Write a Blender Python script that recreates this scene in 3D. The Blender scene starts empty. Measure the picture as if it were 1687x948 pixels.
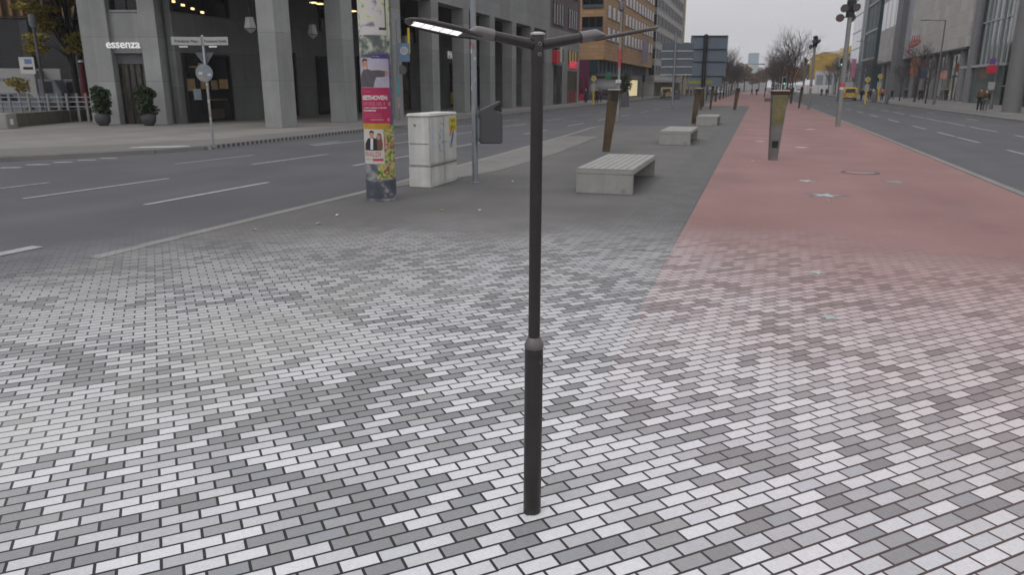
import bpy, bmesh, math, random
from mathutils import Vector, Matrix
R = math.radians
random.seed(7)
scene = bpy.context.scene
COL = scene.collection
SW = 0.12                                   # height of the kerbed side walks

# ------------------------------------------------------------------ camera geometry (also used to survey the place)
FPX, EYE, PITCH, YAW = 1224.0, 1.95, R(15.132), R(17.857)
SP, CP, SY, CY = math.sin(PITCH), math.cos(PITCH), math.sin(YAW), math.cos(YAW)
def ray(x, y):
    a = (x-843.5)/FPX; b = (474-y)/FPX
    dx, dy, dz = a, CP+b*SP, -SP+b*CP
    return (dx*CY-dy*SY, dx*SY+dy*CY, dz)
def G(x, y, z=0):
    d = ray(x, y); t = (z-EYE)/d[2]
    return Vector((d[0]*t, d[1]*t, z))
def AX(x, y, X):                            # survey a point on the plane X = const
    d = ray(x, y); t = X/d[0]
    return Vector((X, d[1]*t, EYE+d[2]*t))
def AY(x, y, Y):
    d = ray(x, y); t = Y/d[1]
    return Vector((d[0]*t, Y, EYE+d[2]*t))
def PL(x, y, p, n):
    d = Vector(ray(x, y)); e = Vector((0, 0, EYE))
    t = (Vector(p)-e).dot(n)/d.dot(n)
    return e+d*t
def AZ(x, D, z=0, y=143):                   # at distance D along the view heading
    d = ray(x, y); f = -d[0]*SY+d[1]*CY
    return Vector((d[0]*D/f, d[1]*D/f, z))

# ------------------------------------------------------------------ materials
MATS = {}
def mat(name, col, rough=.7, metal=0, var=.18, scale=3., bump=0., spec=.4, emit=0, panel=None, streak=0., trans=None):
    if name in MATS: return MATS[name]
    m = bpy.data.materials.new(name); m.use_nodes = True
    nt = m.node_tree; N = nt.nodes; L = nt.links
    b = N['Principled BSDF']
    b.inputs['Roughness'].default_value = rough; b.inputs['Metallic'].default_value = metal
    b.inputs['Specular IOR Level'].default_value = spec
    tc = N.new('ShaderNodeTexCoord')
    n1 = N.new('ShaderNodeTexNoise'); n1.inputs['Scale'].default_value = scale; n1.inputs['Detail'].default_value = 6; n1.inputs['Roughness'].default_value = .65
    L.new(tc.outputs['Object'], n1.inputs['Vector'])
    mr = N.new('ShaderNodeMapRange'); mr.inputs['From Min'].default_value = .25; mr.inputs['From Max'].default_value = .75
    mr.inputs['To Min'].default_value = 1-var; mr.inputs['To Max'].default_value = 1+var
    L.new(n1.outputs['Fac'], mr.inputs['Value'])
    mx = N.new('ShaderNodeVectorMath'); mx.operation = 'SCALE'; mx.inputs[0].default_value = col
    L.new(mr.outputs['Result'], mx.inputs['Scale'])
    out = mx.outputs[0]
    if streak:
        mp = N.new('ShaderNodeMapping'); mp.inputs['Scale'].default_value = (2.5, 2.5, .12)
        n2 = N.new('ShaderNodeTexNoise'); n2.inputs['Scale'].default_value = 2.; n2.inputs['Detail'].default_value = 4
        L.new(tc.outputs['Object'], mp.inputs['Vector']); L.new(mp.outputs[0], n2.inputs['Vector'])
        m2 = N.new('ShaderNodeMapRange'); m2.inputs['From Min'].default_value = .3; m2.inputs['From Max'].default_value = .7
        m2.inputs['To Min'].default_value = 1-streak; m2.inputs['To Max'].default_value = 1+streak*.5
        L.new(n2.outputs['Fac'], m2.inputs['Value'])
        s2 = N.new('ShaderNodeVectorMath'); s2.operation = 'SCALE'; L.new(out, s2.inputs[0]); L.new(m2.outputs[0], s2.inputs['Scale']); out = s2.outputs[0]
    if panel:                               # stone slab joints: (slab length, slab height, joint width)
        sx = N.new('ShaderNodeSeparateXYZ'); L.new(tc.outputs['Object'], sx.inputs[0])
        ad = N.new('ShaderNodeMath'); ad.operation = 'ADD'; L.new(sx.outputs[0], ad.inputs[0]); L.new(sx.outputs[1], ad.inputs[1])
        cx = N.new('ShaderNodeCombineXYZ'); L.new(ad.outputs[0], cx.inputs[0]); L.new(sx.outputs[2], cx.inputs[1])
        br = N.new('ShaderNodeTexBrick'); br.offset = panel[3] if len(panel) > 3 else .5
        br.inputs['Scale'].default_value = 1; br.inputs['Brick Width'].default_value = panel[0]; br.inputs['Row Height'].default_value = panel[1]
        br.inputs['Mortar Size'].default_value = panel[2]; br.inputs['Color1'].default_value = (.86,.86,.86,1); br.inputs['Color2'].default_value = (1.08,1.08,1.08,1)
        br.inputs['Mortar'].default_value = (.55,.55,.55,1); br.inputs['Mortar Smooth'].default_value = .3
        L.new(cx.outputs[0], br.inputs['Vector'])
        m3 = N.new('ShaderNodeVectorMath'); m3.operation = 'MULTIPLY'; L.new(out, m3.inputs[0]); L.new(br.outputs['Color'], m3.inputs[1]); out = m3.outputs[0]
    L.new(out, b.inputs['Base Color'])
    rr = N.new('ShaderNodeMapRange'); rr.inputs['To Min'].default_value = max(.02, rough-.08); rr.inputs['To Max'].default_value = min(1, rough+.08)
    L.new(n1.outputs['Fac'], rr.inputs['Value']); L.new(rr.outputs[0], b.inputs['Roughness'])
    if bump:
        n3 = N.new('ShaderNodeTexNoise'); n3.inputs['Scale'].default_value = scale*14; n3.inputs['Detail'].default_value = 4
        L.new(tc.outputs['Object'], n3.inputs['Vector'])
        bp = N.new('ShaderNodeBump'); bp.inputs['Strength'].default_value = bump; bp.inputs['Distance'].default_value = .01
        L.new(n3.outputs['Fac'], bp.inputs['Height']); L.new(bp.outputs[0], b.inputs['Normal'])
    if emit:
        b.inputs['Emission Color'].default_value = (*col, 1); b.inputs['Emission Strength'].default_value = emit
    MATS[name] = m
    return m

def ramp_mat(name, stops, scale, rough=.75, detail=6, dist=0., stretch=(1,1,1), emit=0):   # blotchy multi-colour surface (torn paper, graffiti)
    if name in MATS: return MATS[name]
    m = bpy.data.materials.new(name); m.use_nodes = True
    N = m.node_tree.nodes; L = m.node_tree.links; b = N['Principled BSDF']; b.inputs['Roughness'].default_value = rough
    tc = N.new('ShaderNodeTexCoord'); mp = N.new('ShaderNodeMapping'); mp.inputs['Scale'].default_value = stretch
    n = N.new('ShaderNodeTexNoise'); n.inputs['Scale'].default_value = scale; n.inputs['Detail'].default_value = detail; n.inputs['Distortion'].default_value = dist
    L.new(tc.outputs['Object'], mp.inputs[0]); L.new(mp.outputs[0], n.inputs['Vector'])
    r = N.new('ShaderNodeValToRGB'); el = r.color_ramp.elements
    while len(el) < len(stops): el.new(.5)
    for e, (p, c) in zip(el, stops): e.position = p; e.color = (*c, 1)
    L.new(n.outputs['Fac'], r.inputs[0]); L.new(r.outputs[0], b.inputs['Base Color'])
    if emit: L.new(r.outputs[0], b.inputs['Emission Color']); b.inputs['Emission Strength'].default_value = emit
    MATS[name] = m
    return m

# ---- ground: every sheet carries the worn-out clinker paving that fades into it away from the lamp
def brick_group():
    g = bpy.data.node_groups.new('clinker_paving', 'ShaderNodeTree')
    g.interface.new_socket('Base', in_out='INPUT', socket_type='NodeSocketColor')
    g.interface.new_socket('Color', in_out='OUTPUT', socket_type='NodeSocketColor')
    g.interface.new_socket('Height', in_out='OUTPUT', socket_type='NodeSocketFloat')
    g.interface.new_socket('Rough', in_out='OUTPUT', socket_type='NodeSocketFloat')
    N = g.nodes; L = g.links
    gi = N.new('NodeGroupInput'); go = N.new('NodeGroupOutput')
    def M(op, a, b=None, c=None):
        n = N.new('ShaderNodeMath'); n.operation = op
        for i, v in enumerate((a, b, c)):
            if v is None: continue
            if isinstance(v, (int, float)): n.inputs[i].default_value = v
            else: L.new(v, n.inputs[i])
        return n.outputs[0]
    def rng(v, a, b, c, d, smooth=False):
        n = N.new('ShaderNodeMapRange'); n.clamp = True
        if smooth: n.interpolation_type = 'SMOOTHSTEP'
        L.new(v, n.inputs[0])
        for i, q in enumerate((a, b, c, d)): n.inputs[i+1].default_value = q
        return n.outputs[0]
    def noise(scale, detail=3, off=0.):
        n = N.new('ShaderNodeTexNoise'); n.inputs['Scale'].default_value = scale; n.inputs['Detail'].default_value = detail
        v = N.new('ShaderNodeVectorMath'); v.inputs[1].default_value = (off, off*.7, 0); L.new(geo.outputs['Position'], v.inputs[0]); L.new(v.outputs[0], n.inputs['Vector'])
        return n.outputs['Fac']
    def mix(f, a, b):
        n = N.new('ShaderNodeMix'); n.data_type = 'RGBA'
        if isinstance(f, (int, float)): n.inputs[0].default_value = f
        else: L.new(f, n.inputs[0])
        for i, v in ((6, a), (7, b)):
            if isinstance(v, tuple): n.inputs[i].default_value = (*v, 1)
            else: L.new(v, n.inputs[i])
        return n.outputs[2]
    geo = N.new('ShaderNodeNewGeometry'); s = N.new('ShaderNodeSeparateXYZ'); L.new(geo.outputs['Position'], s.inputs[0])
    X, Y = s.outputs[0], s.outputs[1]
    e0, e1 = math.cos(R(43)), math.sin(R(43))
    u = M('ADD', M('MULTIPLY', X, e0), M('MULTIPLY', Y, e1))
    v = M('SUBTRACT', M('MULTIPLY', Y, e0), M('MULTIPLY', X, e1))
    PU, PV = .1690, .0855
    vv = M('DIVIDE', M('SUBTRACT', v, 2.705-20*PV), PV)
    row = M('FLOOR', vv)
    uu = M('ADD', M('DIVIDE', M('SUBTRACT', u, 1.0), PU), M('MULTIPLY', row, .5))
    cell = M('FLOOR', uu)
    fu = M('FRACT', uu); fv = M('FRACT', vv)
    du = M('MULTIPLY', M('MINIMUM', fu, M('SUBTRACT', 1, fu)), PU)
    dv = M('MULTIPLY', M('MINIMUM', fv, M('SUBTRACT', 1, fv)), PV)
    dj = M('MINIMUM', du, dv)
    body = rng(dj, .0052, .0068, 0, 1)
    cv = N.new('ShaderNodeCombineXYZ'); L.new(cell, cv.inputs[0]); L.new(row, cv.inputs[1])
    wn = N.new('ShaderNodeTexWhiteNoise'); wn.noise_dimensions = '2D'; L.new(cv.outputs[0], wn.inputs['Vector'])
    rnd = wn.outputs['Value']; wc = N.new('ShaderNodeSeparateColor'); L.new(wn.outputs['Color'], wc.inputs[0])
    bigv = N.new('ShaderNodeTexNoise'); bigv.inputs['Scale'].default_value = 1; bigv.inputs['Detail'].default_value = 2
    cs_ = N.new('ShaderNodeVectorMath'); cs_.operation = 'MULTIPLY'; cs_.inputs[1].default_value = (.13, .065, 0); L.new(cv.outputs[0], cs_.inputs[0]); L.new(cs_.outputs[0], bigv.inputs['Vector']); big = bigv.outputs['Fac']
    uc = M('ADD', M('MULTIPLY', M('SUBTRACT', M('ADD', cell, .5), M('MULTIPLY', row, .5)), PU), 1.0)
    vc = M('ADD', M('MULTIPLY', M('ADD', row, .5), PV), 2.705-20*PV)
    XC = M('SUBTRACT', M('MULTIPLY', uc, e0), M('MULTIPLY', vc, e1)); YC = M('ADD', M('MULTIPLY', uc, e1), M('MULTIPLY', vc, e0))
    def blob(cx_, cy_, sx_, sy_, amp, rot=0.):
        ca_, sa_ = math.cos(rot), math.sin(rot); ax_ = M('SUBTRACT', XC, cx_); ay_ = M('SUBTRACT', YC, cy_)
        a_ = M('DIVIDE', M('ADD', M('MULTIPLY', ax_, ca_), M('MULTIPLY', ay_, sa_)), sx_); b_ = M('DIVIDE', M('SUBTRACT', M('MULTIPLY', ay_, ca_), M('MULTIPLY', ax_, sa_)), sy_)
        return M('MULTIPLY', M('EXPONENT', M('MULTIPLY', M('ADD', M('MULTIPLY', a_, a_), M('MULTIPLY', b_, b_)), -1)), amp)
    rb = M('ADD', rnd, rng(big, .3, .7, -.2, .2))
    darks = M('ADD', blob(-2.5, 3.75, .75, .35, .55, 1.1), M('ADD', blob(-1.75, 2.8, .35, .3, .35), blob(-3.6, 7.2, 2.5, .6, .2)))
    rb = M('SUBTRACT', rb, darks)
    cr = N.new('ShaderNodeValToRGB'); cr.color_ramp.interpolation = 'CONSTANT'; el = cr.color_ramp.elements
    for i in range(3): el.new(.5)
    for e, (p, c) in zip(el, [(0, (.235,.235,.24)), (.12, (.30,.30,.305)), (.25, (.415,.415,.425)), (.40, (.512,.512,.525)), (.58, (.602,.602,.615))]): e.position = p; e.color = (*c, 1)
    L.new(rb, cr.inputs[0])
    fine = rng(noise(60, 4), .3, .7, .93, 1.07)
    jit = M('MULTIPLY', fine, rng(wc.outputs[1], 0, 1, .94, 1.05))
    sc = N.new('ShaderNodeVectorMath'); sc.operation = 'SCALE'; L.new(cr.outputs[0], sc.inputs[0]); L.new(jit, sc.inputs['Scale'])
    # faint bluish bricks, red clay rubbed over the right hand side, pale mortar film on the left
    bcol = mix(rng(wc.outputs[2], .84, .94, 0, .22), sc.outputs[0], (.36,.39,.45))
    redw = M('MULTIPLY', rng(M('ADD', X, rng(noise(.8, 2, 5), .2, .8, -.5, .5)), -1.1, .9, 0, 1, True), rng(M('ADD', Y, M('MULTIPLY', X, .5)), 3.9, 8.6, .03, .80))
    pink = N.new('ShaderNodeVectorMath'); pink.operation = 'MULTIPLY'; L.new(bcol, pink.inputs[0]); pink.inputs[1].default_value = (.84,.66,.64)
    bcol = mix(redw, bcol, pink.outputs[0])
    film0 = M('MULTIPLY', rng(M('ADD', X, rng(noise(.5, 3, 9), .25, .75, -1.6, 1.6)), -1.3, -2.6, 0, 1, True), rng(noise(.55, 4, 3), .46, .60, 0, 1, True))
    film = M('MINIMUM', 1., M('ADD', M('MULTIPLY', film0, .5), M('MULTIPLY', blob(-3.65, 4.3, 2.2, .55, 1., 1.5), rng(noise(1.3, 4, 21), .35, .6, .3, 1, True))))
    bcol = mix(M('MULTIPLY', film, .5), bcol, (.50,.495,.465))
    jr = rng(X, -1.2, 1.2, 0, 1, True)
    jcol = mix(jr, (.019,.019,.021), (.062,.04,.04))
    jcol = mix(M('MULTIPLY', film, .8), jcol, (.17,.165,.155))
    brick = mix(body, jcol, bcol)
    dx = M('SUBTRACT', X, -.9); dy = M('SUBTRACT', Y, 2.)
    d = M('SQRT', M('ADD', M('MULTIPLY', dx, dx), M('MULTIPLY', dy, dy)))
    dn = M('ADD', d, rng(noise(.7, 3, 17), .25, .75, -.7, .7))
    dn = M('ADD', dn, M('MULTIPLY', M('SUBTRACT', rnd, .5), .5))
    near = M('MULTIPLY', rng(d, .6, 6, 1.0, .72), rng(M('SUBTRACT', Y, M('MULTIPLY', X, .45)), 4.5, 7.5, 1.0, .78))
    w = M('MULTIPLY', near, rng(dn, 10.0, 5.0, 0, 1, True))
    L.new(mix(w, gi.outputs[0], brick), go.inputs[0])
    hgt = M('MULTIPLY', M('MULTIPLY', rng(dj, .002, .009, 0, 1, True), w), 1.0)
    L.new(hgt, go.inputs[1])
    L.new(rng(w, 0, 1, .8, .52), go.inputs[2])
    return g
BRICK = brick_group()
def ground_mat(name, col, var=.2, scale=.5, bump=.25, spots=0., stain=None, patch=None):
    m = bpy.data.materials.new(name); m.use_nodes = True
    N = m.node_tree.nodes; L = m.node_tree.links; b = N['Principled BSDF']; b.inputs['Specular IOR Level'].default_value = .3
    geo = N.new('ShaderNodeNewGeometry')
    def noise(s, d=5, st=(1,1,1)):
        mp = N.new('ShaderNodeMapping'); mp.inputs['Scale'].default_value = st; L.new(geo.outputs['Position'], mp.inputs[0])
        n = N.new('ShaderNodeTexNoise'); n.inputs['Scale'].default_value = s; n.inputs['Detail'].default_value = d; L.new(mp.outputs[0], n.inputs['Vector']); return n.outputs['Fac']
    def rng(v, a, b_, c, d):
        n = N.new('ShaderNodeMapRange'); L.new(v, n.inputs[0])
        for i, q in enumerate((a, b_, c, d)): n.inputs[i+1].default_value = q
        return n.outputs[0]
    f1 = rng(noise(scale, 6), .25, .75, 1-var, 1+var)
    f2 = rng(noise(40, 3), .25, .75, .88, 1.12)
    f3 = rng(noise(.6, 4, (1, .08, 1)), .3, .7, .9, 1.08)
    mu = N.new('ShaderNodeMath'); mu.operation = 'MULTIPLY'; L.new(f1, mu.inputs[0]); L.new(f2, mu.inputs[1])
    mu2 = N.new('ShaderNodeMath'); mu2.operation = 'MULTIPLY'; L.new(mu.outputs[0], mu2.inputs[0]); L.new(f3, mu2.inputs[1])
    s = N.new('ShaderNodeVectorMath'); s.operation = 'SCALE'; s.inputs[0].default_value = col; L.new(mu2.outputs[0], s.inputs['Scale'])
    out = s.outputs[0]
    if stain:
        mx = N.new('ShaderNodeMix'); mx.data_type = 'RGBA'; mx.inputs[7].default_value = (*stain, 1)
        L.new(rng(noise(.35, 5, (1, .4, 1)), .5, .68, 0, .55), mx.inputs[0]); L.new(out, mx.inputs[6]); out = mx.outputs[2]
    if spots:
        mx = N.new('ShaderNodeMix'); mx.data_type = 'RGBA'; mx.inputs[7].default_value = (.3,.28,.25,1)
        vo = N.new('ShaderNodeTexVoronoi'); vo.inputs['Scale'].default_value = 2.2; L.new(geo.outputs['Position'], vo.inputs['Vector'])
        L.new(rng(vo.outputs['Distance'], .03, .05, spots, 0), mx.inputs[0]); L.new(out, mx.inputs[6]); out = mx.outputs[2]
    if patch:
        br = N.new('ShaderNodeTexBrick'); br.inputs['Scale'].default_value = 1; br.inputs['Brick Width'].default_value = patch[0]; br.inputs['Row Height'].default_value = patch[1]
        br.inputs['Mortar Size'].default_value = patch[2]; br.inputs['Color1'].default_value = (.93,.93,.93,1); br.inputs['Color2'].default_value = (1.05,1.05,1.05,1); br.inputs['Mortar'].default_value = (.75,.75,.75,1)
        L.new(geo.outputs['Position'], br.inputs['Vector'])
        mm = N.new('ShaderNodeVectorMath'); mm.operation = 'MULTIPLY'; L.new(out, mm.inputs[0]); L.new(br.outputs['Color'], mm.inputs[1]); out = mm.outputs[0]
    gr = N.new('ShaderNodeGroup'); gr.node_tree = BRICK; L.new(out, gr.inputs[0])
    L.new(gr.outputs[0], b.inputs['Base Color']); L.new(gr.outputs[2], b.inputs['Roughness'])
    bp = N.new('ShaderNodeBump'); bp.inputs['Strength'].default_value = bump; bp.inputs['Distance'].default_value = .006; L.new(noise(90, 3), bp.inputs['Height'])
    b2 = N.new('ShaderNodeBump'); b2.inputs['Strength'].default_value = .8; b2.inputs['Distance'].default_value = .006; L.new(gr.outputs[1], b2.inputs['Height']); L.new(bp.outputs[0], b2.inputs['Normal'])
    L.new(b2.outputs[0], b.inputs['Normal'])
    return m

# ------------------------------------------------------------------ mesh helpers
class MB:
    def __init__(s, org=(0,0,0)): s.v = []; s.f = []; s.o = Vector(org)
    def add(s, vs, fs):
        k = len(s.v); s.v += [Vector(p)-s.o for p in vs]; s.f += [tuple(i+k for i in f) for f in fs]; return s
    def box(s, c, d, rz=0, taper=None):
        cx, cy, cz = c; x, y, z = d[0]/2, d[1]/2, d[2]/2; ca, sa = math.cos(rz), math.sin(rz); vs = []
        for k in (-1, 1):
            t = taper if (taper and k > 0) else 1
            for i, j in ((-1,-1),(1,-1),(1,1),(-1,1)):
                px, py = i*x*t, j*y*t; vs.append((cx+px*ca-py*sa, cy+px*sa+py*ca, cz+k*z))
        return s.add(vs, [(3,2,1,0),(4,5,6,7),(0,1,5,4),(1,2,6,5),(2,3,7,6),(3,0,4,7)])
    def span(s, a, b): # box from corner to corner
        return s.box(((a[0]+b[0])/2,(a[1]+b[1])/2,(a[2]+b[2])/2), (abs(b[0]-a[0]),abs(b[1]-a[1]),abs(b[2]-a[2])))
    def tube(s, p0, p1, r0, r1=None, n=12, cap=True):
        p0, p1 = Vector(p0), Vector(p1); r1 = r0 if r1 is None else r1
        d = (p1-p0).normalized(); a = d.cross(Vector((0,0,1)) if abs(d.z) < .95 else Vector((1,0,0))).normalized(); b = d.cross(a); vs = []
        for p, r in ((p0, r0), (p1, r1)):
            for i in range(n):
                t = 2*math.pi*i/n; vs.append(p+a*(r*math.cos(t))+b*(r*math.sin(t)))
        fs = [(i, (i+1) % n, n+(i+1) % n, n+i) for i in range(n)]
        if cap: fs += [tuple(range(n-1, -1, -1)), tuple(range(n, 2*n))]
        return s.add(vs, fs)
    def lathe(s, prof, n=24, c=(0,0,0), axis=None):
        vs = []; c = Vector(c)
        for r, z in prof:
            for i in range(n):
                t = 2*math.pi*i/n; vs.append(c+Vector((r*math.cos(t), r*math.sin(t), z)))
        fs = []
        for k in range(len(prof)-1):
            for i in range(n): fs.append((k*n+i, k*n+(i+1) % n, (k+1)*n+(i+1) % n, (k+1)*n+i))
        fs += [tuple(range(n-1, -1, -1)), tuple((len(prof)-1)*n+i for i in range(n))]
        return s.add(vs, fs)
    def prism(s, pts, z0, z1):
        n = len(pts); vs = [(p[0], p[1], z0) for p in pts]+[(p[0], p[1], z1) for p in pts]
        return s.add(vs, [tuple(range(n-1, -1, -1)), tuple(range(n, 2*n))]+[(i, (i+1) % n, n+(i+1) % n, n+i) for i in range(n)])
    def extr(s, pts, off):                   # polygon of 3-D points extruded by a vector
        n = len(pts); off = Vector(off); vs = [Vector(p) for p in pts]+[Vector(p)+off for p in pts]
        return s.add(vs, [tuple(range(n)), tuple(range(2*n-1, n-1, -1))]+[(i, n+i, n+(i+1) % n, (i+1) % n) for i in range(n)])
    def sheet(s, pts, z): return s.add([(p[0], p[1], z) for p in pts], [tuple(range(len(pts)))])
    def loft(s, rings, cap=True):
        n = len(rings[0]); vs = [p for r in rings for p in r]; fs = []
        for k in range(len(rings)-1):
            for i in range(n): fs.append((k*n+i, k*n+(i+1) % n, (k+1)*n+(i+1) % n, (k+1)*n+i))
        if cap: fs += [tuple(range(n-1, -1, -1)), tuple((len(rings)-1)*n+i for i in range(n))]
        return s.add(vs, fs)
    def obj(s, name, m, parent=None, smooth=False, bevel=0, seg=2, fix=True):
        me = bpy.data.meshes.new(name); me.from_pydata([tuple(v) for v in s.v], [], s.f); me.materials.append(m)
        if fix:
            bm = bmesh.new(); bm.from_mesh(me); bmesh.ops.recalc_face_normals(bm, faces=bm.faces)
            if bevel:
                es = [e for e in bm.edges if len(e.link_faces) == 2 and e.calc_face_angle(0) > .6]
                bmesh.ops.bevel(bm, geom=es, offset=bevel, segments=seg, affect='EDGES', clamp_overlap=True)
            bm.to_mesh(me); bm.free()
        if smooth:
            me.polygons.foreach_set('use_smooth', [True]*len(me.polygons)); me.set_sharp_from_angle(angle=R(38))
        o = bpy.data.objects.new(name, me); COL.objects.link(o)
        if parent: o.parent = parent
        return o
def thing(name, label, cat, loc=(0,0,0), rz=0, group=None):
    o = bpy.data.objects.new(name, None); COL.objects.link(o); o.empty_display_size = .2
    o.location = loc; o.rotation_euler[2] = rz; o['label'] = label; o['category'] = cat
    if group: o['group'] = group
    return o
def tag(o, label, cat, group=None):
    o['label'] = label; o['category'] = cat
    if group: o['group'] = group
    return o
def kind(o, k='structure'): o['kind'] = k; return o
def dup(root, loc, rz=0, label=None, scale=None):
    c = root.copy(); COL.objects.link(c); c.location = loc; c.rotation_euler[2] = rz
    if label: c['label'] = label
    if scale: c.scale = (scale,)*3 if not isinstance(scale, tuple) else scale
    def rec(a, b):
        for ch in list(a.children):
            d = ch.copy(); COL.objects.link(d); d.parent = b; rec(ch, d)
    rec(root, c)
    return c
def copy_part(o, loc):                       # another copy of one part of the same thing
    c = o.copy(); COL.objects.link(c); c.parent = o.parent; c.location = loc
    for ch in list(o.children):
        d = ch.copy(); COL.objects.link(d); d.parent = c
    return c
def text_mesh(s, size, bold=0., extrude=.0, align='CENTER'):
    cu = bpy.data.curves.new('lettering', 'FONT'); cu.body = s; cu.size = size; cu.offset = bold; cu.extrude = extrude; cu.align_x = align; cu.align_y = 'CENTER'; cu.resolution_u = 3
    o = bpy.data.objects.new('lettering', cu); COL.objects.link(o)
    dg = bpy.context.evaluated_depsgraph_get(); me = bpy.data.meshes.new_from_object(o.evaluated_get(dg))
    bpy.data.objects.remove(o); me.name = 'lettering'
    return me
def lettering(s, size, loc, rx, rz, m, parent=None, bold=0., extrude=.004, align='CENTER', sx=1.):
    me = text_mesh(s, size, bold, extrude, align); me.materials.clear(); me.materials.append(m)
    o = bpy.data.objects.new('lettering', me); COL.objects.link(o); o.location = loc; o.rotation_euler = (rx, 0, rz); o.scale = (sx, 1, 1)
    if parent: o.parent = parent
    return o
def skin_mesh(vs, es, rad, lvl=1):
    me = bpy.data.meshes.new('skin'); me.from_pydata(vs, es, [])
    o = bpy.data.objects.new('skin', me); COL.objects.link(o)
    md = o.modifiers.new('s', 'SKIN')
    for i, r in enumerate(rad):
        rr = r if isinstance(r, tuple) else (r, r); me.skin_vertices[0].data[i].radius = rr; me.skin_vertices[0].data[i].use_root = (i == 0)
    su = o.modifiers.new('u', 'SUBSURF'); su.levels = lvl
    dg = bpy.context.evaluated_depsgraph_get(); out = bpy.data.meshes.new_from_object(o.evaluated_get(dg))
    bpy.data.objects.remove(o)
    out.polygons.foreach_set('use_smooth', [True]*len(out.polygons))
    return out
def mesh_obj(name, me, m, parent=None):
    o = bpy.data.objects.new(name, me); COL.objects.link(o)
    if not me.materials: me.materials.append(None)
    o.material_slots[0].link = 'OBJECT'; o.material_slots[0].material = m
    if parent: o.parent = parent
    return o

# ------------------------------------------------------------------ palette
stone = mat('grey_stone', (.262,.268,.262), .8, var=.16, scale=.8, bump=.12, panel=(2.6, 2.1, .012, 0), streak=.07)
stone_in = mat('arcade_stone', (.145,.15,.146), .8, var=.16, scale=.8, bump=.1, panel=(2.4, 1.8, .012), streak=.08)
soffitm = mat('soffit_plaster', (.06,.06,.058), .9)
black = mat('black_frame', (.015,.015,.016), .5)
dark = mat('dark_metal', (.04,.04,.043), .45, .6)
steel = mat('galvanised_steel', (.27,.29,.31), .5, .6, var=.15, scale=4)
greyp = mat('grey_paint', (.12,.12,.13), .5, .2, var=.12)
white = mat('white_paint', (.72,.72,.70), .5, var=.06)
offwhite = mat('dirty_white', (.5,.5,.48), .6)
redp = mat('red_paint', (.5,.02,.04), .5)
rust = mat('rusty_steel', (.085,.06,.035), .7, .3, var=.4, scale=3, streak=.3)
concrete = mat('pale_concrete', (.275,.27,.252), .85, var=.12, scale=5, bump=.2, streak=.1)
yellow = mat('yellow_paint', (.6,.42,.03), .5, var=.1)
def glass(name, col, rough=.06, spec=.6): return mat(name, col, rough, 0, var=.3, scale=.25, spec=spec)
g_dark = glass('dark_glass', (.012,.013,.014), .08, .35)
g_teal = glass('teal_glass', (.02,.045,.055), .08, .5)
g_pale = mat('pale_glass', (.46,.48,.51), .1, .0, var=.18, scale=.2, spec=.9)
g_far = mat('far_window', (.03,.032,.035), .6, var=.3, scale=.3, spec=.1)
brown_glass = mat('interior_brown', (.06,.045,.03), .2, var=.7, scale=1.3, spec=.4)
bark = mat('bark', (.035,.03,.028), .9, var=.3, scale=6)
skin = mat('skin', (.5,.3,.23), .6); hairm = mat('dark_hair', (.02,.015,.012), .6)

# ------------------------------------------------------------------ world, sun, camera
w = bpy.data.worlds.new('World'); scene.world = w; w.use_nodes = True
N = w.node_tree.nodes; L = w.node_tree.links; bg = N['Background']; bg.inputs['Strength'].default_value = .1
sky = N.new('ShaderNodeTexSky'); sky.sky_type = 'NISHITA'; sky.sun_disc = False; sky.sun_elevation = R(48); sky.sun_rotation = R(205); sky.dust_density = 4; sky.air_density = 1.2
hs = N.new('ShaderNodeHueSaturation'); hs.inputs['Saturation'].default_value = .12; hs.inputs['Value'].default_value = .5; L.new(sky.outputs[0], hs.inputs['Color'])
tc = N.new('ShaderNodeTexCoord'); sx = N.new('ShaderNodeSeparateXYZ'); L.new(tc.outputs['Generated'], sx.inputs[0])
mr = N.new('ShaderNodeMapRange'); mr.inputs[1].default_value = 0; mr.inputs[2].default_value = 1; mr.inputs[3].default_value = 6.9; mr.inputs[4].default_value = 15.5; L.new(sx.outputs[2], mr.inputs[0])
mp = N.new('ShaderNodeMapping'); mp.inputs['Scale'].default_value = (1.2, 1.2, 9); L.new(tc.outputs['Generated'], mp.inputs[0])
cn = N.new('ShaderNodeTexNoise'); cn.inputs['Scale'].default_value = 1.6; cn.inputs['Detail'].default_value = 5; L.new(mp.outputs[0], cn.inputs['Vector'])
cm = N.new('ShaderNodeMapRange'); cm.inputs[1].default_value = .3; cm.inputs[2].default_value = .7; cm.inputs[3].default_value = .93; cm.inputs[4].default_value = 1.07; L.new(cn.outputs[0], cm.inputs[0])
mm = N.new('ShaderNodeMath'); mm.operation = 'MULTIPLY'; L.new(mr.outputs[0], mm.inputs[0]); L.new(cm.outputs[0], mm.inputs[1])
cl = N.new('ShaderNodeVectorMath'); cl.operation = 'SCALE'; cl.inputs[0].default_value = (.985,.98,1.02); L.new(mm.outputs[0], cl.inputs['Scale'])
mx = N.new('ShaderNodeMix'); mx.data_type = 'RGBA'; mx.inputs[0].default_value = .8; L.new(hs.outputs[0], mx.inputs[6]); L.new(cl.outputs[0], mx.inputs[7])
L.new(mx.outputs[2], bg.inputs['Color'])
sd = bpy.data.lights.new('sun', 'SUN'); sd.energy = .6; sd.angle = R(25); sd.color = (1, .97, .93)
so = bpy.data.objects.new('sun', sd); COL.objects.link(so)
az = R(205); el = R(48)                      # compass bearing from +Y, clockwise
dirv = Vector((math.sin(az)*math.cos(el), math.cos(az)*math.cos(el), math.sin(el)))
so.rotation_euler = dirv.to_track_quat('Z', 'Y').to_euler(); so.location = (0, 0, 60)
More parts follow.
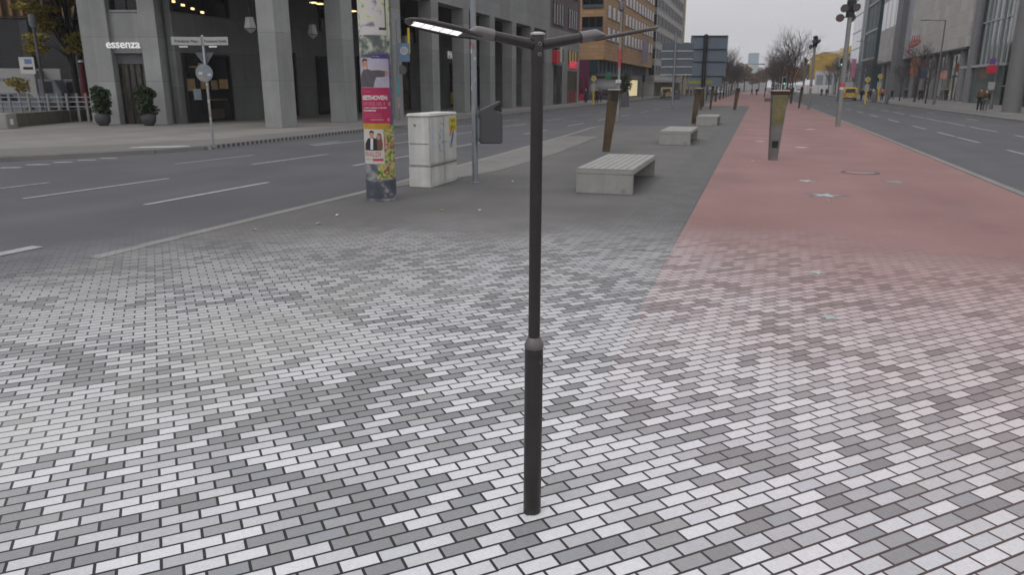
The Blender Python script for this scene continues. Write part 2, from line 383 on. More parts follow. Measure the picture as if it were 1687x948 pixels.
cam = bpy.data.cameras.new('camera'); co = bpy.data.objects.new('camera', cam); COL.objects.link(co)
cam.sensor_width = 36; cam.lens = FPX/1687*36; cam.clip_end = 5000; cam.clip_start = .05
co.location = (0, 0, EYE); co.rotation_euler = (R(90)-PITCH, 0, YAW); scene.camera = co
cam.dof.use_dof = True; cam.dof.focus_distance = 3.3; cam.dof.aperture_fstop = 5.6
vs_ = scene.view_settings; vs_.view_transform = 'Standard'; vs_.look = 'None'; vs_.gamma = 1; vs_.use_curve_mapping = False; vs_.exposure = 0
scene.render.resolution_x, scene.render.resolution_y = 1024, 576

# ================================================================== SETTING: ground
m_asph = ground_mat('asphalt', (.083,.084,.09), .14, .4, .3, stain=(.066,.067,.07))
m_ped = ground_mat('grey_paving', (.105,.102,.099), .16, .6, .25, spots=.35, stain=(.085,.083,.08))
m_red = ground_mat('red_paving', (.232,.135,.127), .14, .5, .25, stain=(.21,.112,.1))
m_plaza = ground_mat('plaza_slabs', (.205,.196,.182), .12, .5, .15, patch=(1.2, .6, .008))
m_edge = ground_mat('edge_paving', (.15,.144,.136), .12, .5, .2)
m_pale = ground_mat('pale_strip', (.165,.16,.15), .1, .5, .2, patch=(.6,.4,.01))
m_kerb = ground_mat('kerb_stone', (.19,.186,.175), .12, 1, .2)
m_line = ground_mat('road_paint', (.29,.29,.285), .25, 6, .2)
kind(MB().sheet([(-1500,-300),(1500,-300),(1500,2500),(-1500,2500)], 0).obj('ground', m_asph))
kx = [(-7.6,-6),(-7.33,5.5),(-7.27,7.2),(-7.2,9),(-7.05,12.6),(-7.08,15.5),(-7.2,22),(-7.45,30),(-7.6,34.4),(-7.75,37),(-7.6,38.4),(-7.2,39.2)]
ped = kx+[(-6.0,39.6),(-4.5,39.6),(-3.4,40),(-5,70),(-5.6,84),(-.87,84),(-.87,-6)]
kind(MB().sheet(ped, .004).obj('pavement', m_ped))
kind(MB().sheet([(-.87,-6),(4.75,-6),(4.75,84),(4.2,130),(3.2,190),(3.2,420),(-3,420),(-7.5,190),(-6.5,120),(-5.6,84),(-.87,84)], .008).obj('red_path', m_red))
kind(MB().sheet([(-6.95,13.2),(-6.98,15.5),(-7.1,22),(-7.35,30),(-6.05,30.3),(-5.7,22),(-5.8,17),(-6.3,14.5)], .012).obj('pale_path', m_pale))
kind(MB().sheet([(-1.75,9),(-.88,9),(-.88,83),(-1.75,83)], .008).obj('mosaic_strip', ground_mat('mosaic_strip', (.104,.104,.103), .12, 2, .4, patch=(.12,.12,.01))))
k = MB()
def strip(pts, wd, z0, z1, mb):
    for a, b in zip(pts, pts[1:]):
        a, b = Vector((a[0],a[1],0)), Vector((b[0],b[1],0)); d = (b-a).normalized(); n = Vector((-d.y, d.x, 0))*(wd/2); b2 = b-d*.006
        mb.prism([(a-n)[:2], (b2-n)[:2], (b2+n)[:2], (a+n)[:2]], z0, z1)
strip([(-7.29,6.6)]+kx[2:], .17, -.1, .012, k); kind(k.obj('kerb', m_kerb))
k = MB(); strip([(4.83,-6),(4.83,16),(4.8,60),(4.75,84),(4.25,130),(3.28,190),(3.28,420)], .16, -.1, .022, k); kind(k.obj('kerb', m_kerb))
# left plaza and side walks (kerbed)
plz = [(-16.72,400),(-16.72,19.9),(-17.2,18.2),(-19.3,14.9),(-40,2),(-140,2),(-140,400)]
kind(MB().prism([(x-.16 if i < 3 else x-.1, y+(.12 if i > 1 else 0)) for i, (x, y) in enumerate(plz)], -.2, SW).obj('plaza', m_plaza))
k = MB(); strip([(-16.8,400),(-16.8,200),(-16.8,60),(-16.8,19.9),(-17.25,18.3),(-19.35,15.0),(-40,2)], .16, -.1, SW+.004, k); kind(k.obj('kerb', m_kerb))
kind(MB().sheet([(-16.9,400),(-18.6,400),(-18.6,23),(-19.4,20.4),(-22.5,16.4),(-40,6),(-40,2.4),(-19.4,15.2),(-17.4,18.5),(-16.9,20)], SW+.008).obj('pavement', m_edge))
kind(MB().prism([(14.35,-60),(14.6,420),(140,420),(140,-60)], -.2, SW).obj('plaza', ground_mat('right_walk', (.185,.178,.17), .12, .5, .15, patch=(.9,.9,.01))))
k = MB(); strip([(14.28,-60),(14.35,120),(14.52,420)], .16, -.1, SW+.004, k); kind(k.obj('kerb', m_kerb))
kind(MB().sheet([(14.5,-60),(16.2,-60),(16.4,420),(14.7,420)], SW+.006).obj('pavement', m_edge))
# painted markings
lm = MB()
def dash(X0, Y0, X1, Y1, wd=.13, z=.008):
    d = Vector((X1-X0, Y1-Y0)).normalized(); n = Vector((-d.y, d.x))*(wd/2)
    lm.sheet([(X0-n.x,Y0-n.y),(X1-n.x,Y1-n.y),(X1+n.x,Y1+n.y),(X0+n.x,Y0+n.y)], z)
dash(-8.62,5.2,-8.5,6.9,.2)
for y0 in (10.07, 16.9, 23.4, 30.8, 38, 45, 52, 60, 68, 76): 
    x = -9.85+.022*min(y0-10, 50) if y0 > 14 else -9.82
    dash(x, y0, x+.12, y0+3.3)
for y0 in (3.4, 9.98, 16.4, 22.8, 29.4, 36, 44, 52, 60, 70): dash(-12.45+.012*(y0-10), y0, -12.2+.012*(y0-10), y0+3.3, .12)
for y0 in (3, 9, 15.9, 22.5, 28.5, 35, 42, 50): dash(-14.35, y0, -14.05, y0+2.9, .09)
for i in range(9): 
    y0 = 12.4-i*1.15+2.2; x0 = -17.15-i*.72*.9
for q in ((0,277,35,276.5),(43,272,82,271.5),(88,268,120,267.4),(128,264.6,158,264),(165,261.6,193,261),(-60,283,-12,281)):
    a, b = G(q[0], q[1]), G(q[2], q[3]); dash(a.x, a.y, b.x, b.y, .22)
for a, b in (((515,240),(600,231)),((510,238.5),(560,233))): p, q = G(*a), G(*b); dash(p.x, p.y, q.x, q.y, .12)
kind(lm.obj('road_marking', m_line))
lm = MB()
for y0 in (24.5, 31, 34.6, 40.5): dash(7.68, y0, 7.66, y0+3.2)
for y0 in (48, 56, 64, 72, 82, 94): dash(7.7, y0, 7.7, y0+4)
for y0 in (31.5, 38.8, 44.4, 48.9+.6, 55, 62, 69, 76, 86, 98): dash(10.24, y0, 10.24, y0+4.8)
for y0 in (40, 52, 64, 78): dash(12.6, y0, 12.6, y0+3)
kind(lm.obj('road_marking', m_line))

# small ground items
def star_pts(r, n=5, k=.42, a0=0): return [(r*(1 if i % 2 == 0 else k)*math.sin(a0+math.pi*i/n), r*(1 if i % 2 == 0 else k)*math.cos(a0+math.pi*i/n)) for i in range(2*n)]
m_star = mat('brushed_bronze_star', (.36,.38,.39), .4, .3, var=.2, scale=6)
m_star2 = mat('weathered_star', (.34,.37,.36), .6, .1, var=.3, scale=9)
for px, py, r, a, lab, mm_ in ((1327,298,.2,.5,'small pale star inlay in red paving, second from the leaning yellow post',m_star),
    (1360,322,.29,.2,'larger grey star inlay with drawn outline in red paving near the bricks',m_star),
    (1252,233,.22,.1,'pale star inlay left of the leaning yellow lit post',m_star),
    (1320,243,.3,.7,'pale star inlay just right of the leaning yellow lit post foot',m_star),
    (1335,213,.34,.9,'pale star inlay in front of the nearest spotlight mast',m_star),
    (1475,300,.3,.3,'dull grey star inlay right of the round manhole ring',mat('dull_star', (.2,.19,.19), .6)),
    (1345,449,.105,.4,'greenish worn star inlay among the pinkish bricks, farther one',m_star2),
    (1366,523,.1,.9,'greenish worn star inlay among the pinkish bricks, nearer one',m_star2)):
    p = G(px, py, .01)
    o = MB().prism(star_pts(r, a0=a), 0, .004).obj('star_inlay', mm_); o.location = (p.x, p.y, .0095); tag(o, lab, 'star inlay', 'star inlays in the red paving')
    if py == 322:
        t = MB(); q = star_pts(r*1.5, a0=a); strip(q+q[:1], .012, 0, .003, t); t.box((0,-.62,.0015), (.014,.45,.003)); t.obj('outline', mat('inlay_line', (.2,.2,.21), .5), o)
p = G(1417, 285)
mh = thing('manhole_cover', 'round manhole cover ring set in the red paving', 'manhole', (p.x, p.y, .01))
MB().lathe([(.42,0),(.42,.004),(.34,.004),(.34,0)], 32).obj('ring', mat('cast_iron', (.09,.08,.08), .6, .5), mh)
MB().lathe([(.335,0),(.335,.003)], 32).obj('lid', mat('lid_red', (.25,.14,.13), .7), mh)
leafm = mat('dry_leaf', (.4,.25,.1), .8, var=.4); leafw = mat('pale_scrap', (.6,.57,.5), .8)
for i, (px, py, mm_, lab) in enumerate(((727,347,leafm,'dry brown leaf right of the poster pillar on grey paving'),(556,355,leafw,'pale paper scrap left of the poster pillar foot'),(420,379,leafm,'dry leaf on the bricks beside the median kerb'),
    (525,369,leafw,'pale paper scrap at the edge of the bricks'),(790,347,leafw,'small white scrap beside the tall lamp pole'),(1240,266,leafw,'white scrap on red paving left of the leaning post'),(845,299,leafw,'white scrap near the grey bin pole foot'),(812,288,leafm,'yellow leaf beside the grey bin pole foot'),(752,296,leafm,'brown leaf against the white cabinet foot'))):
    p = G(px, py, .01); s = .045
    o = MB().add([(-s,0,0),(0,-s*.5,.012),(s*1.1,0,.004),(0,s*.55,.015),(-s,0,.002),(0,-s*.5,.014),(s*1.1,0,.006),(0,s*.55,.017)], [(0,1,2,3),(7,6,5,4),(0,1,5,4),(1,2,6,5),(2,3,7,6),(3,0,4,7)]).obj('fallen_leaf' if mm_ is leafm else 'paper_scrap', mm_); o.location = (p.x, p.y, .012); o.rotation_euler[2] = i*1.3; tag(o, lab, 'litter', 'litter on the paving')
p = G(286, 243.5, SW)+Vector((-.55,.1,0))
sp_ = MB(); rr = random.Random(3)
sp_.prism([(lambda a, b: (p.x+a*.80-b*.6, p.y+a*.6+b*.80))((.75+.3*rr.random())*math.cos(t/18*6.283), (.2+.16*rr.random())*math.sin(t/18*6.283)) for t in range(18)], SW+.009, SW+.013)
tag(sp_.obj('chalk_patch', mat('chalk', (.36,.36,.36), .9, var=.3, scale=4)), 'smeared white paint patch on the pavement near the street sign', 'paint patch')
dr = thing('drain_channel', 'slotted black and white channel along the far kerb', 'drain', (-16.62, 20, 0))
MB().span((-.09,0,0),(.06,13.5,.135)).obj('body', mat('channel_white', (.24,.24,.235), .7), dr)
sl = MB()
for i in range(54): sl.span((-.07,.05+i*.25,.03),(.066,.17+i*.25,.139))
o = sl.obj('slots', mat('slot_dark', (.055,.055,.055), .7), dr); o['kind'] = 'stuff'

# ================================================================== street lamp in front
lm_dark = mat('anthracite_lacquer', (.033,.029,.028), .36, .35, var=.18, scale=8, bump=.03, spec=.5)
lm_mid = mat('warm_grey_lacquer', (.14,.128,.126), .36, .45, var=.1, scale=10, spec=.5)
B = G(876.5, 845)
lamp = thing('street_lamp', 'dark double armed street lamp with one lit head standing on the brick paving', 'street lamp', (B.x, B.y, .004))
lamp.rotation_euler = (0, 0, YAW)            # local x = across the view
lamp.rotation_euler[1] = R(.2)
MB().lathe([(.0412,0),(.0412,.818),(.0408,.823)], 40).obj('base_section', lm_dark, lamp, True)
MB().lathe([(.0408,.8235),(.0428,.828),(.0428,.842),(.030,.868),(.0265,.875)], 40).obj('collar', lm_mid, lamp, True)
MB().lathe([(.0262,.8752),(.0258,1.4),(.0255,2.07)], 32).obj('pole', lm_dark, lamp, True)
MB().lathe([(.0266,2.035),(.0268,2.04),(.0268,2.141),(.0258,2.144)], 32).obj('head_sleeve', lm_dark, lamp, True)
MB().lathe([(.0295,2.1445),(.0305,2.148),(.029,2.154),(.014,2.158)], 32).obj('top_cap', mat('polished_cap', (.5,.48,.45), .3, .8), lamp, True)
def cyl_patch(r, th0, th1, z0, z1, t, n=14, c=(0,0), rx=0.):
    mb = MB(); vs = []
    for rr_ in (r, r+t):
        for zz in (z0, z1):
            for i in range(n+1):
                a = th0+(th1-th0)*i/n; vs.append((c[0]+rr_*math.sin(a), c[1]-rr_*math.cos(a), zz))
    m = n+1; fs = []
    for i in range(n):
        fs += [(i, i+1, m+i+1, m+i), (2*m+i, 3*m+i, 3*m+i+1, 2*m+i+1), (i, 2*m+i, 2*m+i+1, i+1), (m+i, m+i+1, 3*m+i+1, 3*m+i)]
    fs += [(0, m, 3*m, 2*m), (n, 2*m+n, 3*m+n, m+n)]
    return mb.add(vs, fs)
door = cyl_patch(.0405, R(-24), R(66), .425, .792, .0032).obj('access_door', lm_dark, lamp, True)
MB().tube((.041*math.sin(R(38)), -.041*math.cos(R(38)), .765), (.0462*math.sin(R(38)), -.0462*math.cos(R(38)), .765), .0055, .0048, 14).obj('lock', lm_mid, door, True)
MB().tube((-.0402*math.sin(R(20)), -.0402*math.cos(R(20)), .806), (-.0420*math.sin(R(20)), -.0420*math.cos(R(20)), .806), .003, .003, 10).obj('screw', lm_dark, lamp, True)
for zz in (2.112, 2.072):
    b_ = MB(); a = R(16); d = Vector((math.sin(a), -math.cos(a), 0)); p0 = d*.0263
    b_.tube(p0+Vector((0,0,zz)), p0+d*.003+Vector((0,0,zz)), .0078, .007, 18)
    b_.obj('washer', mat('bolt_steel', (.35,.33,.32), .3, .9), lamp, True)
    MB().tube(p0+d*.0032+Vector((0,0,zz)), p0+d*.0075+Vector((0,0,zz)), .0047, .0035, 12).obj('bolt', lm_dark, lamp, True)
led = mat('led_strip', (1,1,.98), .4, var=.04, emit=.9)
V_j = 2.117
for sgn in (-1, 1):
    d = Vector((sgn*.50, sgn*.16, .0)).normalized(); up = Vector((0,0,1))
    side = up.cross(d).normalized()
    t0 = R(10.5); ax = (d*math.cos(t0)+up*math.sin(t0))
    p0 = Vector((0,0,V_j-.012)); pe = p0+ax*.215
    arm = MB().tube(p0+ax*.020, pe, .0215, .0185, 24).obj('arm', lm_dark, lamp, True)
    # slip bracket: rounded collar that flattens into the head
    t1 = R(10.5); hx = (d*math.cos(t1)+up*math.sin(t1)); hz = hx.cross(side)*(-1)
    if hz.z < 0: hz = -hz
    roll = .16
    def ring(c, w_, h_, x_, z_, n=20): return [c+side*(w_*math.cos(2*math.pi*i/n))+z_*(h_*math.sin(2*math.pi*i/n)) for i in range(n)]
    az_ = ax.cross(side); az_ = az_ if az_.z > 0 else -az_
    pb = pe+ax*.0
    br = MB().loft([ring(pb-ax*.028, .0235, .0235, ax, az_), ring(pb+ax*.02, .0240, .0238, ax, az_), ring(pb+ax*.045, .026, .0225, ax, az_), ring(pb+ax*.068-az_*.006, .030, .012, ax, az_), ring(pb+ax*.078-az_*.012, .030, .005, ax, az_)])
    brk = br.obj('bracket', lm_mid, arm, True)
    # flat luminaire
    cs = pb+ax*.03-az_*.015
    rs = side*math.cos(roll)+hz*(math.sin(roll)*(-1 if side.y*1 > 0 else 1)*(-1 if sgn < 0 else 1)); 
    # the plate is rolled so that its underside turns to the viewer's side on the left head
    toward = Vector((0,-1,0)); 
    s2 = side if side.dot(toward) > 0 else -side
    roll = R(12) if sgn < 0 else R(1.0)
    rs = (s2*math.cos(roll)+hz*math.sin(roll))
    nz = hx.cross(rs); nz = nz if nz.z > 0 else -nz
    LEN, WD, TH = .292, .058, .006
    prof = [(-.012,.020),(.03,.034),(.075,.055),(.12,WD),(.20,WD),(.245,WD*.93),(.275,WD*.68),(.289,WD*.33),(LEN,.004)]
    outl = [(x, y_) for x, y_ in prof]+[(x, -y_) for x, y_ in reversed(prof)]
    def lay(k, zz): return [cs+hx*(.14+(x-.14)*k)+rs*(y_*k)+nz*zz for x, y_ in outl]
    hd = MB(); hd.loft([lay(.95, -TH), lay(1., -TH*.5), lay(1., TH*.4), lay(.9, TH)])
    head = hd.obj('lamp_head', mat('head_lacquer', (.075,.066,.064), .42, .4, var=.1, scale=10), arm, True)
    rim = MB(); rim.loft([lay(.90, -TH-.0002), lay(.88, -TH-.003), lay(.86, -TH-.0002)], False); rim.obj('gasket', lm_dark, head, True)
    fin = MB()
    for q in range(-2, 3): 
        a_ = cs+hx*.02+rs*(q*.011)+nz*(TH); fin.tube(a_, a_+hx*.11, .003, .0012, 6)
    fin.obj('cooling_fins', lm_mid, head, True)
    lp = MB(); y0 = -.030; 
    pts = [cs+hx*x+rs*y_-nz*(TH+.0015) for x, y_ in ((.075,-.025),(.262,-.025),(.262,.025),(.075,.025))]
    lp.extr(pts, nz*.001); lp.obj('led_panel', led if sgn < 0 else mat('led_off', (.5,.5,.5), .3), head)
    dv_ = MB()
    for q in range(6):
        c_ = cs+hx*(.075+.187*q/5)-nz*(TH+.0022); dv_.tube(c_-rs*.025+hx*.004, c_+rs*.025-hx*.004, .0016, .0016, 6)
    dv_.obj('led_divider', mat('led_rib', (.55,.55,.55), .4), head)
# the light given off by the lit head
# (the emissive panel itself is the only source)

# ================================================================== poster pillar
P = G(629, 329)
vd = math.atan2(P.x, P.y)                    # bearing of the viewer
pil = thing('poster_pillar', 'tall round pillar pasted with torn concert posters on the grey paving', 'poster pillar', (P.x, P.y, .004), -vd)
PR = .262
pil_m = ramp_mat('peeled_paint', [(0,(.05,.055,.075)),(.42,(.075,.08,.1)),(.5,(.16,.16,.17)),(.6,(.24,.235,.235)),(.66,(.12,.12,.13)),(1,(.2,.2,.21))], 5, .8, 12)
MB().lathe([(PR+.012,0),(PR+.012,.03),(PR,.05),(PR,1.5),(PR,3.2),(PR,5.2),(PR-.02,5.25)], 48).obj('shaft', pil_m, pil, True)
MB().lathe([(PR+.003,.0),(PR+.004,.36),(PR+.003,.365)], 48).obj('painted_foot', ramp_mat('foot_paint', [(0,(.03,.035,.05)),(.5,(.055,.06,.08)),(.6,(.08,.085,.1)),(.66,(.24,.24,.25)),(1,(.1,.1,.12))], 5, .8, 12), pil, True)
def on_cyl(poly, r, name, m, parent, z0=0., umul=1.):     # poly in (arc metres, z) wrapped on the shaft
    bm = bmesh.new(); vs = [bm.verts.new((u, 0, z)) for u, z in poly]; bm.faces.new(vs)
    us = [p[0] for p in poly]; a, b = min(us), max(us); q = a+.03
    while q < b:
        bmesh.ops.bisect_plane(bm, geom=bm.verts[:]+bm.edges[:]+bm.faces[:], plane_co=(q,0,0), plane_no=(1,0,0)); q += .03
    wrap(bm, r); me = bpy.data.meshes.new(name); bm.to_mesh(me); bm.free(); me.materials.append(m)
    o = bpy.data.objects.new(name, me); COL.objects.link(o); o.parent = parent; return o
def wrap(bm, r):
    for v in bm.verts:
        u, z = v.co.x, v.co.z; dd = v.co.y; a = u/PR; v.co = ((r+dd)*math.sin(a), -(r+dd)*math.cos(a), z)
def rect(u0, u1, z0, z1): return [(u0,z0),(u1,z0),(u1,z1),(u0,z1)]
def wob(pts, s, seed):
    rr_ = random.Random(seed); return [(u+rr_.uniform(-s,s), z+rr_.uniform(-s,s)) for u, z in pts]
def ell(cu, cz, a, b, n=14, rot=0): return [(cu+a*math.cos(t*2*math.pi/n)*math.cos(rot)-b*math.sin(t*2*math.pi/n)*math.sin(rot), cz+a*math.cos(t*2*math.pi/n)*math.sin(rot)+b*math.sin(t*2*math.pi/n)*math.cos(rot)) for t in range(n)]
def cyl_text(s, size, u, z, r, m, parent, bold=0., sx=1.):
    me = text_mesh(s, size, bold, 0., 'LEFT'); bm = bmesh.new(); bm.from_mesh(me)
    for v in bm.verts: v.co = (u+v.co.x*sx, 0, z+v.co.y)
    wrap(bm, r); bm.to_mesh(me); bm.free(); me.materials.clear(); me.materials.append(m)
    o = bpy.data.objects.new('lettering', me); COL.objects.link(o); o.parent = parent; return o
pw = mat('poster_white', (.6,.58,.58), .6); pm = mat('poster_magenta', (.36,.018,.075), .55, var=.12, scale=4); plil = mat('poster_lilac', (.36,.34,.40), .55, var=.25, scale=3)
pflesh = mat('poster_flesh', (.42,.22,.17), .55, var=.15); pshirt = mat('poster_shirt', (.085,.075,.085), .55, var=.25, scale=12); phair = mat('poster_hair', (.07,.04,.035), .6); ppurp = mat('poster_purple', (.06,.035,.19), .55)
pblk = mat('poster_black', (.02,.02,.025), .55); pgold = mat('poster_gold', (.42,.24,.03), .55, var=.2, scale=5); pcream = mat('poster_cream', (.5,.47,.43), .55, var=.1)
pred2 = mat('poster_red', (.42,.05,.08), .55)
U0, U1 = -.345, .255
# red concert poster with a photograph above
po = on_cyl(rect(U0, U1, 1.34, 1.93), PR+.003, 'poster', pm, pil); po['label'] = 'magenta concert poster with white lettering'
cyl_text('BEETHOVEN:', .098, U0+.045, 1.765, PR+.005, pw, po, .0035, .86)
cyl_text('SINFONIE NR. 9', .086, U0+.045, 1.665, PR+.005, mat('poster_pink', (.52,.2,.26), .6), po, .0, .72)
cyl_text('31. DEZ. | 18.30 & 21.30 UHR', .036, U0+.06, 1.60, PR+.005, pw, po, .0008)
cyl_text('PHILHARMONIE', .036, U0+.06, 1.555, PR+.005, pw, po, .0012)
for i in range(3): cyl_text('karten und informationen an der kasse', .021, U0+.08, 1.505-i*.028, PR+.005, mat('poster_pink', (0,0,0)), po)
cyl_text('Sinfonie Orchester', .030, -.13, 1.405, PR+.005, pw, po); on_cyl(ell(.19, 1.40, .026, .03), PR+.005, 'emblem', mat('poster_rose', (.5,.2,.25), .6), po); on_cyl(ell(.225, 1.665, .03, .035), PR+.005, 'emblem', pgold, po)
cyl_text('karten & infos', .028, U0+.09, 1.87, PR+.005, mat('poster_pink', (0,0,0)), po)
ph = on_cyl(rect(U0-.02, U1-.005, 1.935, 2.42), PR+.003, 'poster', plil, pil); ph['label'] = 'photographic poster of a smiling man pointing'
on_cyl([(-.37,1.94),(-.05,1.94),(-.03,2.03),(.0,2.10),(.13,2.11),(.2,2.15),(.19,2.20),(.05,2.22),(-.08,2.215),(-.14,2.24),(-.22,2.24),(-.31,2.15),(-.36,2.06)], PR+.0042, 'shirt', pshirt, ph)
on_cyl(ell(-.19, 2.305, .058, .085, 16, .15), PR+.005, 'face', pflesh, ph)
on_cyl([(-.255,2.31),(-.25,2.385),(-.2,2.412),(-.145,2.395),(-.13,2.35),(-.15,2.365),(-.2,2.372),(-.238,2.35)], PR+.0056, 'hair', phair, ph)
on_cyl([(-.215,2.265),(-.175,2.262),(-.158,2.275),(-.178,2.25),(-.2,2.25)], PR+.0056, 'smile', pw, ph)
for du in (-.215,-.172): on_cyl(ell(du, 2.32, .008, .005, 8), PR+.0056, 'eye', phair, ph)
on_cyl([(.15,2.13),(.2,2.12),(.235,2.15),(.24,2.185),(.22,2.19),(.2,2.215),(.16,2.20)], PR+.0056, 'hand', pflesh, ph)
on_cyl(rect(-.07, .257, 2.405, 2.475), PR+.0048, 'band', ppurp, ph)
cyl_text('Konzerte', .03, -.05, 2.44, PR+.006, pcream, ph)
pe_ = on_cyl(wob([(.256,1.25),(.30,1.24),(.292,1.6),(.285,2.42),(.255,2.42)], .004, 2), PR+.0022, 'poster_edge', mat('poster_violet', (.1,.06,.22), .6), pil)
pv = on_cyl(wob(rect(U0+.01, .085, .66, 1.335), .008, 4), PR+.0034, 'poster', pcream, pil); pv['label'] = 'cream concert poster of a couple in evening dress'
on_cyl(wob(rect(U0+.01, .21, 1.245, 1.338), .006, 6), PR+.0045, 'band', pgold, pv)
on_cyl([(-.3,.885),(.03,.885),(.03,1.0),(-.02,1.08),(-.1,1.10),(-.2,1.09),(-.28,1.0)], PR+.0046, 'suit', pblk, pv)
on_cyl([(-.16,.90),(-.11,.90),(-.10,1.09),(-.15,1.09)], PR+.0052, 'shirt', pw, pv)
on_cyl(ell(-.125, 1.15, .037, .056), PR+.0052, 'face', pflesh, pv); on_cyl([(-.17,1.15),(-.165,1.21),(-.12,1.228),(-.08,1.205),(-.083,1.165),(-.105,1.19),(-.15,1.185)], PR+.0058, 'hair', pblk, pv)
on_cyl([(-.03,.9),(.055,.9),(.06,1.0),(.035,1.17),(-.02,1.18),(-.045,1.1)], PR+.005, 'gown', mat('poster_brown', (.16,.07,.04), .6, var=.3, scale=20), pv)
on_cyl(ell(-.005, 1.11, .028, .042), PR+.0056, 'face', pflesh, pv)
cyl_text('VIVALDI', .125, U0+.03, .815, PR+.005, pred2, pv, 0, .74); on_cyl(rect(-.12,.06,.705,.745), PR+.005, 'band', pred2, pv)
cyl_text('Konzert mit Orchester', .025, U0+.06, .73, PR+.005, pblk, pv)
lf = on_cyl(wob([(.085,.4),(.2,.36),(.36,.42),(.37,.7),(.365,1.0),(.33,1.28),(.2,1.33),(.09,1.24)], .012, 8), PR+.0028, 'poster', ramp_mat('leafy_print', [(0,(.02,.03,.015)),(.36,(.05,.09,.02)),(.45,(.25,.33,.06)),(.5,(.5,.45,.2)),(.55,(.3,.06,.12)),(.6,(.08,.12,.03)),(.66,(.5,.3,.04)),(.75,(.55,.5,.45)),(1,(.1,.2,.05))], 5.5, .6, 3, 1.2), pil); lf['label'] = 'colourful poster of leaves and fruit'
on_cyl(wob([(-.06,.4),(.1,.38),(.1,.66),(-.05,.65)], .01, 9), PR+.0026, 'poster', MATS['leafy_print'], pil)
tp = on_cyl(wob(rect(-.36,.36,2.78,5.0), .01, 12), PR+.0026, 'poster', ramp_mat('torn_paper', [(0,(.05,.05,.055)),(.36,(.2,.2,.19)),(.42,(.48,.45,.45)),(.55,(.52,.48,.5)),(.6,(.5,.52,.25)),(.635,(.3,.42,.2)),(.66,(.25,.14,.1)),(.72,(.5,.47,.48)),(1,(.56,.53,.54))], 5, .7, 12, .3), pil); tp['label'] = 'torn pale poster splashed with yellow and green paint'
fr = on_cyl([(.08,2.86),(.225,2.86),(.225,5.0),(.2,5.0),(.2,2.9),(.08,2.9)], PR+.0035, 'poster_edge', mat('old_tape', (.05,.055,.055), .7), pil)
on_cyl(wob([(.235,2.7),(.30,2.7),(.29,5.0),(.24,5.0)], .01, 3), PR+.0037, 'poster_edge', mat('lime_edge', (.42,.5,.3), .7, var=.4, scale=9), pil)
on_cyl(wob(rect(-.37,.37,2.46,2.79), .012, 5), PR+.0023, 'paste_scraps', ramp_mat('paste', [(0,(.04,.045,.05)),(.45,(.1,.11,.11)),(.52,(.25,.28,.22)),(.58,(.42,.44,.4)),(.64,(.12,.13,.13)),(1,(.3,.3,.3))], 6, .75, 12), pil)

# ================================================================== white utility cabinet
A1, A2, A3 = G(678, 306), G(710, 310), G(752, 296)
A1 = Vector((A2.x-.47, A2.y, 0)); rzc = 0.
wx = .47; dy_ = 1.40
cab = thing('utility_cabinet', 'dirty white utility cabinet with graffiti and a yellow poster', 'utility cabinet', (A1.x, A1.y, .004), rzc)
cw = mat('cabinet_white', (.53,.53,.50), .6, var=.14, scale=3, streak=.22, bump=.06)
grime = mat('cabinet_grime', (.16,.155,.14), .8, var=.3, scale=6)
MB().span((0,0,.0),(wx,dy_,.40)).obj('plinth', cw, cab, bevel=.01)
MB().span((.008,.008,.403),(wx-.008,dy_-.008,1.385)).obj('body', cw, cab, bevel=.008)
MB().add([(-.02,-.02,1.388),(wx+.02,-.02,1.388),(wx+.02,dy_+.02,1.388),(-.02,dy_+.02,1.388),(.0,.0,1.44),(wx,.0,1.44),(wx,dy_,1.44),(.0,dy_,1.44)], [(3,2,1,0),(4,5,6,7),(0,1,5,4),(1,2,6,5),(2,3,7,6),(3,0,4,7)]).obj('roof_lid', cw, cab, bevel=.01)
for j in range(2):
    y0, y1 = .03+j*(dy_/2-.01), dy_/2-.012+j*(dy_/2-.015)
    d_ = MB().span((wx-.008,y0,.47),(wx+.006,y1,1.36)).obj('door', cw, cab, bevel=.004)
    MB().tube((wx+.006,(y1-.07) if j == 0 else y0+.07,.86),(wx+.02,(y1-.07) if j == 0 else y0+.07,.86), .014, .012, 12).obj('lock', grime, d_)
    MB().span((wx,y0,.05),(wx+.006,y1,.37)).obj('lower_panel', cw, cab, bevel=.004)
MB().span((wx-.002,.02,.405),(wx+.004,dy_-.02,.44)).obj('grime_band', grime, cab)
o = MB(); o.span((.03,-.003,.43),(wx-.03,.01,.445)).span((.03,-.003,.86),(wx-.03,.01,.868)); o.obj('seam', grime, cab)
MB().tube((.16,-.012,1.22),(.16,.01,1.22),.02,.02,12).obj('lock', grime, cab)
pst = MB().span((wx+.007,dy_*.70,.72),(wx+.0095,dy_*.985,1.33)).obj('poster', mat('poster_pale', (.5,.5,.47), .6, var=.2, scale=9), cab); pst['label'] = 'yellow topped poster with a bright coloured figure'
MB().span((wx+.01,dy_*.70,1.06),(wx+.0115,dy_*.985,1.33)).obj('yellow_field', mat('poster_yellow', (.55,.45,.03), .6), pst)
def yz(pts, m, nm, par, x=wx+.012): MB().extr([(x, y, z) for y, z in pts], (.0012,0,0)).obj(nm, m, par)
yz([(1.0,.98),(1.05,.96),(1.14,1.12),(1.15,1.2),(1.08,1.16)], mat('print_orange', (.55,.13,.03), .6), 'print_figure', pst)
yz([(1.03,.78),(1.1,.76),(1.2,.96),(1.22,1.1),(1.15,1.02)], mat('print_blue', (.05,.13,.3), .6), 'print_figure', pst, wx+.0125)
yz([(1.02,.74),(1.12,.73),(1.1,.80),(1.04,.82)], mat('print_green', (.1,.3,.1), .6), 'print_figure', pst, wx+.0135)
